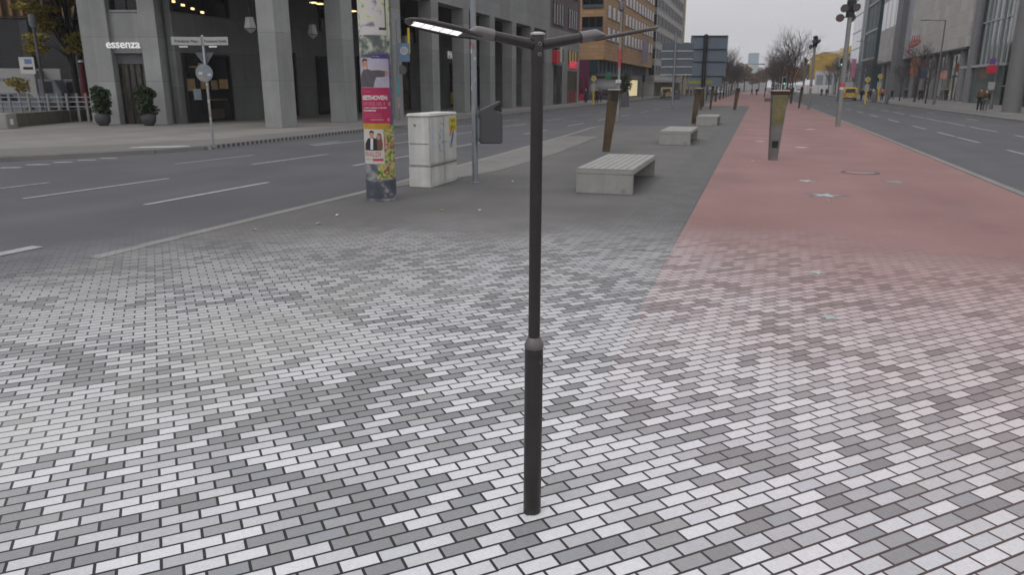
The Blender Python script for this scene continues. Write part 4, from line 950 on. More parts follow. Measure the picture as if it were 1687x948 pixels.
MB().extr([(-13.5,-10.5,10.01),(13.5,-10.5,10.01),(9.5,-10.5,13.2),(3,-10.5,15),(-3,-10.5,15),(-9.5,-10.5,13.2)], (0,21,0)).obj('roof', mat('pale_copper', (.4,.46,.46), .6), t)
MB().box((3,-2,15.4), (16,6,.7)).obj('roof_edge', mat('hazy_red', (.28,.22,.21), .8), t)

# ================================================================== RIGHT: shopping centre, glass tower, concert hall
RX = 24.0; org5 = Vector((RX,109,SW))
sc5 = thing('shopping_centre', 'beige stone clad shopping centre with glazed ground floor and red logo', 'building', org5)
def SMB(): return MB(org5)
bs = mat('beige_slabs', (.42,.405,.395), .75, var=.09, scale=.6, panel=(3.2,1.6,.02))
SMB().span((RX,109,6.8),(RX+30,148.5,45)).obj('wall', bs, sc5); SMB().span((RX+.3,148.52,6.8),(RX+30,156.5,45)).obj('glass_strip', g_pale, sc5)
SMB().span((RX-.7,156.52,SW),(RX+30,162.4,45)).obj('pier', mat('slate_pier', (.12,.125,.135), .6), sc5); SMB().span((RX,162.42,6.9),(RX+30,186,45)).obj('wall', bs, sc5)
SMB().span((RX-.05,109,6.55),(RX+29,148.5,6.79)).obj('edge_beam', dark, sc5); SMB().span((RX-.05,162.42,6.6),(RX+29,186,6.88)).obj('edge_beam', dark, sc5)
for i in range(4): SMB().span((RX-.03,163.5+i*5.6,13.5),(RX-.003,168.3+i*5.6,19)).obj('window', g_pale, sc5)
SMB().span((RX-.03,162.6,22.5),(RX-.003,185.8,40)).obj('upper_glazing', g_pale, sc5)
pr = SMB().tube((RX+.6,112.5,SW),(RX+.6,112.5,6.54), .42, .42, 20).obj('column', mat('column_grey', (.17,.17,.175), .5), sc5, True)
for i in range(1, 5): copy_part(pr, (0, 8.3*i, 0))
for i in range(3): copy_part(pr, (0, 52.5+7.4*i, 0))
shop = ramp_mat('shop_interior', [(0,(.02,.02,.02)),(.4,(.06,.06,.06)),(.5,(.16,.15,.14)),(.56,(.07,.1,.09)),(.62,(.3,.28,.24)),(.7,(.14,.05,.05)),(1,(.3,.3,.28))], .35, .15, 6, emit=.9)
SMB().span((RX+3,109.2,SW),(RX+3.1,148,6.5)).obj('shop_front', shop, sc5); SMB().span((RX+3,162.5,SW),(RX+3.1,186,6.5)).obj('shop_front', shop, sc5)
pr = SMB().span((RX+2.8,110,SW),(RX+2.99,110.15,6.4)).obj('mullion', greyp, sc5)
for i in range(1, 16): copy_part(pr, (0, 2.45*i, 0))
SMB().span((RX+2.7,109.3,3.3),(RX+2.79,148,3.55)).obj('transom', greyp, sc5)
lit = mat('lit_doorway', (.9,.8,.5), .5, emit=.45)
for y in (111.6, 116.0, 120.8): SMB().span((RX+2.75,y,SW),(RX+2.79,y+.45,3.2)).obj('lit_door_frame', lit, sc5)
for y, z0, z1, c_ in ((128,1,3,(.4,.38,.12)),(134,.6,3,(.42,.44,.45)),(140,.5,2.6,(.3,.24,.15)),(124.5,4.0,5.2,(.5,.2,.12))): SMB().span((RX+2.72,y,z0),(RX+2.745,y+2.2,z1)).obj('window_poster', mat('window_poster%d' % y, c_, .6, var=.3), sc5)
q0, q1 = AY(1495,70,134), AY(1517,70,134); lw_ = (q1.x-q0.x)
lg = thing('logo_sign', 'red spiky logo sign with pale strokes projecting from the beige wall', 'sign', (q0.x, 134, AY(1505,72,134).z), R(-12))
rl = mat('logo_red', (.30,.075,.075), .5); k_ = lw_/4
def lp(pts, nm, m, y0=0., y1=.25): return MB().extr([(x*k_, y0, z*k_*1.75) for x, z in pts], (0,y1,0)).obj(nm, m, lg, bevel=.02)
lp([(.5,-.95),(3.2,-.35),(4.0,.4),(3.7,.8),(2.9,.75),(.9,.5),(.4,.1)], 'board', rl)
for x in (1.1,1.75,2.4,3.0): lp([(x,.55),(x+.4,.6),(x+.35,1.5),(x+.1,1.55)], 'spike', rl, .02, .2)
lp([(-.3,-1.5),(.2,-1.15),(1.6,-.85),(1.7,-1.1),(.6,-1.65)], 'tail', rl, .03, .2)
for i in range(6): lp([(.85+i*.42,-.45+i*.09),(1.03+i*.42,-.42+i*.09),(1.15+i*.42,.3+i*.05),(.95+i*.42,.28+i*.05)], 'stroke', mat('logo_pale', (.42,.3,.29), .6), -.03, .025)
# glazed entrance pavilion
org6 = Vector((RX,75,SW)); gp = thing('glass_pavilion', 'tall glass corner pavilion with a green glazed base', 'building', org6)
def GMB(): return MB(org6)
gm = mat('pavilion_glass', (.10,.12,.125), .05, var=.4, scale=.15, spec=1.)
GMB().span((RX+.2,92,4.2),(RX+.3,108.9,40)).obj('upper_glazing', gm, gp); GMB().span((RX-.2,91.5,SW),(RX-.1,106,4.1)).obj('green_glazing', mat('green_glass', (.055,.09,.085), .12, var=.3, scale=.4, spec=.6), gp)
pr = GMB().span((RX+.05,92.3,4.2),(RX+.19,92.45,40)).obj('mullion', mat('mullion_pale', (.33,.35,.36), .5), gp)
for i in range(1, 9): copy_part(pr, (0, 1.95*i, 0))
pr = GMB().span((RX+.08,92,9),(RX+.195,108.9,9.15)).obj('transom', mat('mullion_pale', (0,0,0)), gp)
for i in range(1, 5): copy_part(pr, (0, 0, 5*i))
GMB().tube((RX-.3,104,SW),(RX-.3,104,40), .52, .52, 24).obj('column', mat('column_grey', (0,0,0)), gp, True)
GMB().span((RX-.5,92,4.12),(RX+.1,108.9,4.4)).obj('canopy_edge', mat('mullion_pale', (0,0,0)), gp)
GMB().span((RX+.02,58,SW),(RX+.4,91.9,40)).obj('dark_glazing', mat('dark_reflecting_glass', (.02,.022,.022), .06, var=.5, scale=.2, spec=.7), gp)
pr = GMB().span((RX-.06,60,SW),(RX+.015,60.12,40)).obj('mullion', dark, gp)
for i in range(1, 11): copy_part(pr, (0, 3*i, 0))
GMB().span((RX-.5,58,2.0),(RX-.45,91,2.1)).obj('handrail', steel, gp)
cg = mat('round_column_grey', (.15,.147,.147), .6, var=.1, scale=1)
for i, (px, py, lab) in enumerate(((1665,186,'thick round grey column at the right edge, nearest the road'),(1700,180,'thick round grey column cut by the right edge behind the nearest one'))):
    p = G(px, py, SW); tag(MB().lathe([(.66,0),(.6,.05),(.6,14)], 32).obj('round_column', cg, None, True), lab, 'column', 'round columns at the right edge').location = p
# glass office tower
org7 = Vector((RX,191,SW)); gt = thing('glass_tower', 'dark teal glass office tower with light horizontal bands and a pale glass wing', 'building', org7)
def TMB(): return MB(org7)
TMB().span((RX-.2,190,SW),(RX+25,217,75)).obj('glass_wall', mat('tower_teal', (.03,.06,.07), .5, var=.35, scale=.25, spec=.12), gt); TMB().span((RX+.4,217.5,8),(RX+25,246,75)).obj('pale_wing', g_pale, gt); TMB().span((RX+2,217.5,SW),(RX+25,246,7.9)).obj('wing_base', g_dark, gt)
TMB().span((RX-.5,212.5,SW),(RX-.21,217.2,75)).obj('corner_strip', mat('corner_dark', (.05,.06,.07), .4), gt); TMB().span((RX-.55,209.5,SW),(RX-.21,211.5,75)).obj('corner_strip', mat('corner_light', (.2,.23,.26), .4), gt)
pr = TMB().span((RX-.45,190,8),(RX-.21,209.4,8.5)).obj('floor_band', mat('band_pale', (.25,.28,.3), .5), gt)
for i in range(1, 11): copy_part(pr, (0, 0, 6.2*i))
pr = TMB().span((RX-.3,196,SW),(RX-.205,196.3,75)).obj('mullion', mat('band_pale', (0,0,0)), gt); copy_part(pr, (0, 6, 0))
pr = TMB().span((RX+.3,217.6,12),(RX+.395,246,12.2)).obj('joint_line', steel, gt)
for i in range(1, 12): copy_part(pr, (0, 0, 4.5*i))
# golden concert hall
org8 = Vector((20,330,0)); cg_ = thing('concert_hall', 'golden yellow concert hall with a sweeping roofline at the street end', 'building', org8)
ym = mat('gold_cladding', (.42,.27,.045), .6, .1, var=.12, scale=.15, panel=(3,3,.05))
MB().extr([(-.5,0,5),(13.5,0,5),(13.5,0,17.6),(10.5,0,16.9),(8.6,0,14.5),(5.5,0,14.9),(3.2,0,15.3),(-.3,0,14.2)], (0,30,0)).obj('hall', ym, cg_)
MB().extr([(8.7,-.3,5),(13.8,-.3,5),(13.8,-.3,17.9),(11,-.3,17.0),(8.7,-.3,16.5)], (0,.28,0)).obj('hall_wing', mat('gold_bright', (.5,.34,.05), .6), cg_)
MB().extr([(3.2,-.32,15.32),(5.5,-.32,14.95),(8.5,-.32,14.6),(10.6,-.32,16.95),(10.6,-.32,17.2),(8.3,-.32,15.6),(5.4,-.32,15.4)], (0,.3,0)).obj('roof_edge', offwhite, cg_)
MB().span((.5,-3,0),(12,-.4,8)).obj('white_base', mat('white_render', (.5,.5,.5), .8), cg_)
for i in range(3): MB().span((1+i*3.4,-3.1,1.0),(3.4+i*3.4,-3.003,6.5)).obj('window', mat('grey_pane', (.22,.24,.26), .4), cg_)
far_block(27,50,255,325,12, mat('grey_render', (.3,.29,.28), .8), 'low grey building between the glass tower and the golden hall', side='y')
hd_ = thing('white_hoarding', 'long white hoarding across the far end of the right road', 'hoarding', (12,245,0))
MB().box((0,0,1.25), (16,.3,2.5)).obj('boards', mat('bright_white', (.75,.75,.75), .6), hd_)
pr = MB().box((-7.5,-.2,1.3), (.15,.09,2.6)).obj('post', offwhite, hd_)
for i in range(1, 6): copy_part(pr, (3*i,0,0))

# ================================================================== trees
def bare_tree(seed, H_, spread, twig=1.0):
    rr_ = random.Random(seed); mb = MB()
    def br(p, d, ln, r, lv):
        n = 2 if lv < 3 else 1; q = p
        for k_ in range(n):
            d = (d+Vector((rr_.uniform(-.12,.12),rr_.uniform(-.12,.12),rr_.uniform(-.03,.12)))).normalized(); q2 = q+d*(ln/n)
            mb.tube(q, q2, r*(1-.35*k_/n), r*(1-.35*(k_+1)/n), 4 if lv > 1 else 6, False); q = q2
        if lv >= 5: return
        m_ = (4, 4, 4, 3, 3)[lv]
        for i in range(m_):
            a = rr_.uniform(0, 6.283); tl = rr_.uniform(.35,.85)*spread
            side_ = d.cross(Vector((math.cos(a), math.sin(a), .3))).normalized()
            nd = (d*math.cos(tl)+side_*math.sin(tl)+Vector((0,0,.12))).normalized()
            st = p+(q-p)*rr_.uniform(.55,1.) if i else q
            br(st, nd, ln*rr_.uniform(.55,.78)*twig, r*.55, lv+1)
    crown = MB(); tr = MB(); tr.lathe([(.16,0),(.11,.3),(.09,H_*.30)], 10)
    mb = crown; 
    for i in range(5): br(Vector((0,0,H_*(.24+.05*i))), Vector((math.cos(i*2.4)*.45, math.sin(i*2.4)*.45, 1)).normalized(), H_*.26, .05, 1)
    br(Vector((0,0,H_*.3)), Vector((0,0,1)), H_*.3, .075, 1)
    return tr, crown
twm = mat('twigs', (.075,.062,.06), .9, var=.2, scale=3)
protos = []
def btree(seed, H_, spread, loc, lab, group, first=True):
    t = thing('bare_tree', lab, 'tree', loc, 0, group); a, b = bare_tree(seed, H_, spread)
    a.obj('trunk', bark, t, True); b.obj('crown', twm, t, fix=False); protos.append(t); return t
G1 = 'bare trees along the central path'; G2 = 'bare trees on the right side walk'; G3 = 'bare trees on the left far side'
t1 = btree(11, 9.2, 1., (3.9,104,0), 'tallest bare tree just left of the second spotlight mast', G1)
t2 = btree(12, 8.2, 1.1, (3.7,116,0), 'bare tree behind the tallest one on the central path', G1)
t3 = btree(13, 7.2, 1.05, (18.5,106.5,SW), 'bare tree left of the lamp post on the right side walk', G2)
for i in range(9):
    dup(random.Random(i).choice((t1,t2)), (3.4-.02*i, 128+i*14, 0), i*1.7, 'bare tree in the right row of the central path, among several receding alike', .9+.1*(i % 2))['group'] = G1
for i in range(10):
    dup(random.Random(i+40).choice((t1,t2)), (-5.8-.1*i if i < 6 else -6.4, 112+i*14, 0), i*1.1+.4, 'bare tree in the left row of the central path, among several receding alike', .86+.1*(i % 3)*.5)['group'] = G1
for i, (x, y, s_) in enumerate(((18.3,116,.72),(18.0,97,.72),(18.4,150,.95),(18.6,196,1.2),(18.6,215,1.2),(18.6,236,1.2))):
    dup(t3, (x,y,SW), i*2.1, ('bare tree right of a lamp post on the right side walk' if i == 1 else 'slim bare tree second from the lamp post on right walk' if i == 0 else 'bare tree receding along the right side walk before the glass tower'), s_)['group'] = G2
for i in range(7):
    dup(random.Random(i+9).choice((t1,t3)), (-17.6,170+i*17,SW), i*2.3, 'bare tree along the left far side, past the high rise', 1.)['group'] = G3
def leaf_cloud(rr_, lobes, n, s):
    mb = MB()
    for i in range(n):
        c, rad = lobes[rr_.randrange(len(lobes))]
        while True:
            v = Vector((rr_.uniform(-1,1),rr_.uniform(-1,1),rr_.uniform(-1,1)))
            if .15 < v.length < 1: break
        p = Vector(c)+Vector((v.x*rad[0],v.y*rad[1],v.z*rad[2])); a = Vector((rr_.uniform(-1,1),rr_.uniform(-1,1),rr_.uniform(-.6,.6))).normalized(); b = a.cross(Vector((rr_.uniform(-1,1),rr_.uniform(-1,1),rr_.uniform(-1,1)))).normalized(); k_ = s*rr_.uniform(.6,1.3)
        mb.add([p-a*k_, p-b*k_*.55, p+a*k_, p+b*k_*.55], [(0,1,2,3)])
    return mb
# autumn tree behind the railing, far left
tb = AZ(126, 50, SW)
t = thing('autumn_tree', 'autumn tree with yellow green leaves beside the corner shop', 'tree', tb)
rr = random.Random(21); tr = MB(); tr.lathe([(.3,0),(.22,.6),(.18,3.2),(.13,5)], 12)
lob = []
for i in range(40):
    a = rr.uniform(0,6.28); z = rr.uniform(3.9,12); d = rr.uniform(.3,4.4)*(1.15-abs(z-6.5)/9); c = Vector((math.cos(a)*d-.7, math.sin(a)*d, z)); lob.append((c, (rr.uniform(.6,1.2),rr.uniform(.6,1.2),rr.uniform(.2,.42))))
    st = Vector((0,0,rr.uniform(2.6,5))); md = st.lerp(c, .5)+Vector((0,0,.5)); tr.tube(st, md, .055, .035, 6, False); tr.tube(md, c, .035, .01, 5, False)
tr.obj('trunk', bark, t, True); leaf_cloud(rr, lob, 11000, .125).obj('crown', mat('autumn_leaf', (.27,.215,.03), .7, var=.55, scale=.9), t, fix=False)
p = AZ(30, 46, SW); t = thing('small_autumn_tree', 'small yellowing sapling in front of the white truck', 'tree', p)
MB().lathe([(.05,0),(.03,1.9)], 8).obj('trunk', bark, t); leaf_cloud(random.Random(5), [((0,0,2.1),(.75,.7,.3)),((.3,0,1.75),(.5,.5,.25)),((-.4,.1,2.0),(.4,.4,.2))], 500, .09).obj('crown', mat('autumn_leaf', (0,0,0)), t, fix=False)
# distant autumn trees closing the street
om_ = mat('rust_leaf', (.16,.105,.06), .8, var=.5, scale=.5)
for i in range(12):
    x = -16+i*3.1; y = 350+((i*37) % 50); hgt = 9+((i*5) % 4)
    if i < 2:
        rr = random.Random(60+i); t = thing('rusty_tree', 'rust coloured autumn tree in the far clump closing the street', 'tree', (x,y,0), 0, 'far autumn trees'); MB().lathe([(.25,0),(.15,5)], 8).obj('trunk', bark, t)
        leaf_cloud(rr, [((rr.uniform(-2.4,2.4),rr.uniform(-2,2),rr.uniform(4,9.5)),(1.6,1.6,1.2)) for _ in range(12)], 1500, .32).obj('crown', om_, t, fix=False); base = t
    else: dup(base, (x,y,0), i, None, hgt/10)
p = G(1276,160); t = thing('golden_tree', 'golden leaved small tree among the bare trees', 'tree', (p.x+2.4,150,0)); MB().lathe([(.12,0),(.08,3)], 8).obj('trunk', bark, t)
leaf_cloud(random.Random(77), [((random.Random(q).uniform(-1.2,1.2),0,3.6+q*.25),(1.0,1.0,.6)) for q in range(9)], 700, .17).obj('crown', mat('golden_leaf', (.24,.13,.03), .8, var=.4), t, fix=False)

# ================================================================== LEFT background: potted plants, wall, railing, vehicles
pot_m = mat('dark_pot', (.05,.05,.055), .6); bam = mat('bamboo_leaf', (.022,.04,.012), .6, var=.5, scale=3)
def plant(p, lab, seed, rz=0):
    t = thing('potted_plant', lab, 'plant', p, rz, 'potted plants beside the shop door')
    MB().lathe([(.20,0),(.34,.2),(.36,.45),(.30,.58),(.27,.58),(.27,.5)], 20).obj('pot', pot_m, t, True)
    rr_ = random.Random(seed); st = MB()
    for i in range(14): a = rr_.uniform(0,6.28); st.tube((.1*math.cos(a),.1*math.sin(a),.5),(.35*math.cos(a),.35*math.sin(a),rr_.uniform(1.2,1.8)), .012, .006, 5, False)
    st.obj('stems', mat('stem_green', (.05,.07,.03), .7), t)
    leaf_cloud(rr_, [((rr_.uniform(-.16,.16)*(1+.5*(k_ % 3)/2),rr_.uniform(-.2,.2),.62+.035*k_),(.27,.27,.2)) for k_ in range(32)], 2600, .08).obj('foliage', bam, t, fix=False); return t
plant(G(171,207,SW), 'dark potted bamboo left of the shop door', 3); plant(G(246,207,SW), 'dark potted bamboo right of the shop door', 4)
wa_, wb_ = G(12,211,SW), G(158,197,SW)
lw = thing('low_wall', 'low weathered concrete wall at the plaza edge, far left', 'wall', wa_, math.atan2(wb_.y-wa_.y, wb_.x-wa_.x)); ln_ = (wb_-wa_).length
wm_ = mat('mossy_concrete', (.115,.105,.08), .9, var=.25, scale=2, streak=.2)
MB().span((0,0,0),(ln_+2,.45,.62)).obj('body', wm_, lw, bevel=.02); MB().span((-.9,-.5,0),(-.02,.9,.66)).obj('end_block', concrete, lw, bevel=.02); MB().box((-.5,-.51,.3),(.2,.02,.25)).obj('notice', white, lw)
MB().span((-6,.47,.0),(ln_+2,9,.5)).obj('terrace', m_plaza, lw)
ra, rb_ = AZ(-20,41,.62), AZ(147,41,.62)
rl_ = thing('railing', 'pale metal railing with flat posts behind the low wall', 'railing', ra, math.atan2(rb_.y-ra.y, rb_.x-ra.x)); ln_ = (rb_-ra).length
for zz in (.35, .6, .85): MB().tube((0,0,zz-.05),(ln_,0,zz-.05), .022, .022, 8).obj('rail', steel, rl_)
pr = MB().span((-.06,-.05,-.5),(.06,.03,1.0)).obj('post', mat('post_grey', (.2,.2,.195), .6), rl_)
for i in range(1, 11): copy_part(pr, (ln_*i/10.5, .06*(i % 2), .0))
# bronze fin building
fo = AZ(10, 74, 0); fb = thing('fin_building', 'dark building with bronze vertical fins above black ground floor openings', 'building', fo, YAW)
MB().span((-30,0,8.2),(14,20,26)).obj('upper_wall', mat('bronze_panel', (.075,.045,.02), .6, .3), fb); MB().span((-30,.6,0),(14,20,8.15)).obj('ground_floor', g_dark, fb)
pr = MB().span((-29.9,-.5,8.4),(-29.6,-.003,26)).obj('fin', mat('bronze_fin', (.17,.095,.04), .55, .4), fb)
for i in range(1, 44): copy_part(pr, (i*.99,0,0))
pr = MB().span((-28,.1,0),(-27.2,.598,8.1)).obj('pier', mat('blue_black', (.03,.035,.045), .5), fb)
for i in range(1, 10): copy_part(pr, (i*4.3,0,0))
MB().span((14.2,2,0),(40,20,22)).obj('side_wall', mat('ochre_dark', (.14,.10,.06), .7, panel=(2,2.5,.05)), fb)
# street lamp far left
p = AZ(71, 43, .5); t = thing('plaza_lamp', 'slim plaza lamp with a cylinder head beside the white notice', 'street lamp', p)
MB().lathe([(.09,0),(.075,4.6)], 14).obj('pole', greyp, t, True); MB().lathe([(.12,4.6),(.2,4.75),(.2,5.2),(.16,5.3)], 18).obj('lamp_head', mat('lamp_grey', (.2,.22,.24), .4), t, True)
p = AZ(50, 42.6, 2.55); t = thing('notice_board', 'white notice with blue and black marks on the plaza lamp', 'sign', p, YAW)
MB().span((-.4,0,.1),(.42,.04,.98)).obj('board', offwhite, t); MB().span((-.1,-.008,.62),(.3,-.002,.88)).obj('blue_mark', mat('mark_blue', (.12,.18,.36), .6), t); MB().span((-.22,-.008,.32),(.32,-.002,.46)).obj('black_mark', black, t)
MB().tube((.42,.05,.3),(.62,.05,.3),.02,.02,6).obj('bracket', steel, t)
def car(loc, rz, m, lab, van=False, cat='car', sc=1., name='parked_car'):
    t = thing(name, lab, cat, loc, rz)
    Ln, Wd, Ht = (4.4,1.8,1.85) if van else (4.3,1.75,1.45)
    if van: pr_ = [(-2.15,.35),(-2.2,.8),(-2.15,1.1),(-2.0,1.78),(-1.7,1.86),(.6,1.86),(.9,1.8),(1.5,1.15),(2.1,.95),(2.2,.6),(2.15,.3)]
    else: pr_ = [(-2.1,.35),(-2.15,.75),(-2.0,.95),(-1.5,1.0),(-1.1,1.38),(-.7,1.45),(.3,1.45),(.95,.98),(1.9,.85),(2.1,.6),(2.1,.3)]
    MB().extr([(x, -Wd/2, z) for x, z in pr_], (0, Wd, 0)).obj('body', m, t, bevel=.06)
    g_ = MB()
    if van:
        MB().extr([(-2.19,-.68,1.14),(-2.19,.68,1.14),(-2.03,.62,1.7),(-2.03,-.62,1.7)], (-.02,0,0)).obj('rear_window', g_dark, t)
        for s_ in (-1,1): MB().extr([(-1.8,s_*(Wd/2+.004),1.12),(1.2,s_*(Wd/2+.004),1.12),(.75,s_*(Wd/2+.004),1.7),(-1.75,s_*(Wd/2+.004),1.7)], (0,s_*.012,0)).obj('side_window', g_dark, t)
    else:
        MB().extr([(-1.5,-.62,1.03),(-1.5,.62,1.03),(-1.13,.55,1.36),(-1.13,-.55,1.36)], (-.03,0,.03)).obj('rear_window', g_dark, t)
        for s_ in (-1,1): MB().extr([(-1.3,s_*(Wd/2+.004),1.0),(.8,s_*(Wd/2+.004),.98),(.3,s_*(Wd/2+.004),1.36),(-.95,s_*(Wd/2+.004),1.36)], (0,s_*.012,0)).obj('side_window', g_dark, t)
    for x in (-1.35,1.35):
        for s_ in (-1,1):
            w_ = MB().tube((x,s_*(Wd/2-.16),.32),(x,s_*(Wd/2+.03),.32),.32,.32,18).obj('wheel', mat('tyre', (.015,.015,.016), .8), t); MB().tube((x,s_*(Wd/2+.031),.32),(x,s_*(Wd/2+.04),.32),.18,.18,12).obj('rim', steel, w_)
    for s_ in (-1,1): MB().box((-2.2,s_*.72,.95 if van else .82),(.05,.16,.3 if van else .14)).obj('tail_light', mat('tail_red', (.4,.02,.02), .3), t)
    MB().box((-2.2,0,.55),(.05,.5,.11)).obj('number_plate', white, t); MB().box((-2.2,0,.36),(.06,1.7,.18)).obj('bumper', mat('bumper', (.05,.05,.05), .6), t)
    t.scale = (sc,)*3; return t
q = G(1397,165.5); car((q.x, q.y, .0), R(90), mat('taxi_yellow', (.5,.34,.03), .4, var=.05), 'yellow van seen from behind on the right road', True, 'van', 1., 'yellow_van')
q = G(1098,163); car((q.x, q.y, 0), R(95), mat('cream_car', (.5,.42,.2), .4, var=.05), 'cream coloured taxi far down the left road', True, 'taxi', 1., 'cream_taxi')
q = G(1216,158.); car((-11,190,0), R(90), greyp, 'grey car parked far off left of the red path')
for i, (x, y) in enumerate(((-9.5,205),(7,215),(10,225))): car((x,y,0), R(90), (white, dark, white)[i], ('white car far off on the left road','dark car far off on the right road near the hoarding','white car far off on the right road before the hoarding')[i])
def truck(loc, rz, lab, txt, dot):
    t = thing('box_truck', lab, 'truck', loc, rz)
    bx_ = MB().span((-2.6,-1.1,.9),(1.4,1.1,3.1)).obj('cargo_box', mat('truck_white', (.3,.3,.295), .5, var=.05), t, bevel=.03); MB().extr([(1.45,-1.05,.5),(3.1,-1.05,.5),(3.1,-1.05,1.4),(2.7,-1.05,2.3),(1.45,-1.05,2.4)], (0,2.1,0)).obj('cab', mat('truck_cab', (.12,.13,.15), .4), t, bevel=.05)
    MB().span((1.7,-1.07,1.4),(2.5,-1.053,2.2)).obj('cab_window', g_dark, t); MB().span((-2.6,-.9,.5),(1.44,.9,.88)).obj('chassis', black, t)
    for x in (-1.7,2.2):
        for s_ in (-1,1): MB().tube((x,s_*.8,.45),(x,s_*1.06,.45),.45,.45,16).obj('wheel', mat('tyre', (0,0,0)), t)
    lettering(txt, .45, (-.4,-1.115,2.35), R(90), 0, mat('truck_print', (.07,.09,.16), .6), bx_, 0, .004)
    if dot: MB().tube((-2.1,-1.112,2.3),(-2.1,-1.12,2.3),.25,.25,5).obj('emblem', mat('emblem_yellow', (.4,.32,.02), .5), bx_)
q = AZ(44, 56, SW); truck(q, YAW, 'white box truck behind the railing, left one under the yellow sapling', 'Transporte', False)
q = AZ(86, 57, SW); truck(q, YAW, 'white box truck with a yellow emblem beside the autumn tree', 'Transport', True)
q = AZ(24, 49, SW); car(q, YAW, mat('blue_grey_car', (.16,.18,.21), .4), 'blue grey car behind the railing, far left')
p = AZ(139, 44, .2); t = thing('parasol', 'closed dark red parasol beside the corner pier', 'parasol', p)
MB().lathe([(.035,0),(.035,3.2)], 8).obj('pole', steel, t); MB().lathe([(.10,.6),(.22,.75),(.24,1.2),(.16,2.2),(.13,2.95),(.06,3.1)], 12).obj('canopy', mat('maroon_fabric', (.10,.012,.022), .8, var=.2), t, True); MB().lathe([(.14,3.1),(.14,3.18),(.05,3.22)], 12).obj('cap', white, t)

# ================================================================== sign post with street names
p = G(352, 243, SW)
t = thing('street_name_post', 'grey sticker covered post carrying two street name blades and a round disc', 'street sign', p, YAW)
MB().lathe([(.035,0),(.035,3.32),(.02,3.34)], 14).obj('post', steel, t, True)
for i, (a, u0, u1, txt) in enumerate(((10, -.88,-.04,'Potsdamer Platz'),(-8, .04,.82,'Potsdamer Straße'))):
    ca, sa = math.cos(R(a)), math.sin(R(a)); c = ((u0+u1)/2*ca, (u0+u1)/2*sa-.03)
    bl = MB().box((c[0], c[1], 3.16), (u1-u0,.03,.235), R(a)).obj('name_blade', mat('blade_grey', (.36,.36,.35), .6), t); lettering(txt, .112, (c[0]+.017*sa, c[1]-.018*ca, 3.155), R(90), R(a), black, bl, .001, .001, sx=.88)
    MB().box((c[0]-.1, c[1], 3.0), (.25,.02,.045), R(a)).obj('number_tab', white, bl)
MB().lathe([(.055,3.06),(.055,3.30)], 12).obj('clamp', steel, t)
MB().tube((-.03,-.05,2.24),(-.03,-.065,2.24),.26,.26,28).obj('round_disc', mat('disc_grey', (.22,.24,.27), .5, .2), t)
for q in ((-.14,2.23,.06,(.5,.5,.5)),(.12,2.19,.05,(.55,.55,.55)),(-.1,2.09,.06,(.3,.28,.15)),(.1,2.09,.06,(.2,.22,.28))): MB().box((q[0],-.068,q[1]),(q[2]*2,.004,q[2]*1.3)).obj('sticker', mat('disc_sticker%d' % (q[3][2]*100), q[3], .6), t)
MB().add([(-.3,.05,2.84),(.28,.05,2.84),(-.01,.05,2.42),(-.3,.06,2.84),(.28,.06,2.84),(-.01,.06,2.42)], [(0,1,2),(5,4,3),(0,3,4,1),(1,4,5,2),(2,5,3,0)]).obj('triangle_plate', greyp, t)
rr = random.Random(4)
for i in range(12):
    zz = .85+i*.1+rr.uniform(0,.04); c_ = [(.4,.4,.39),(.3,.17,.08),(.2,.23,.3),(.33,.29,.13),(.24,.2,.2)][i % 5]; cyl_patch(.0355, R(rr.uniform(-120,-50)), R(rr.uniform(10,80)), zz, zz+rr.uniform(.03,.09), .001, 6).obj('sticker', mat('post_sticker%d' % (i % 5), c_, .6), t)
# sign post behind the poster pillar
p = G(659.5, 198, SW); t = thing('sign_post', 'slim post with a blue and white sign just right of the poster pillar', 'sign', p, YAW)
MB().lathe([(.045,0),(.045,5.4)], 12).obj('post', steel, t, True)
hh = lambda y: AZ(659,1,0).z
dd = (-p.x*SY+p.y*CY); zz = lambda y: EYE+ (143-y)/FPX*dd*1.03
MB().span((.06,-.06,zz(109)),(.66,-.03,zz(82))).obj('sign_board', mat('sign_bluegrey', (.13,.22,.33), .5), t); MB().tube((.36,-.062,zz(93)),(.36,-.07,zz(93)),.22,.22,24).obj('white_disc', offwhite, t)
for i in range(4): MB().box((.36,-.073,zz(93)+.1-i*.06),(.28,.004,.018)).obj('text_line', mat('mark_blue', (0,0,0)), t)
MB().tube((.2,.0,zz(121)),(.2,-.012,zz(121)),.26,.26,24).obj('round_disc', mat('disc_dark', (.1,.1,.105), .5), t)
MB().span((-.1,-.09,zz(160)),(.04,-.05,zz(133))).obj('teal_board', mat('teal_board', (.1,.3,.33), .6), t); MB().span((-.1,-.09,zz(178)),(.04,-.05,zz(161))).obj('pink_board', mat('pink_board', (.4,.27,.27), .6, var=.4, scale=8), t)

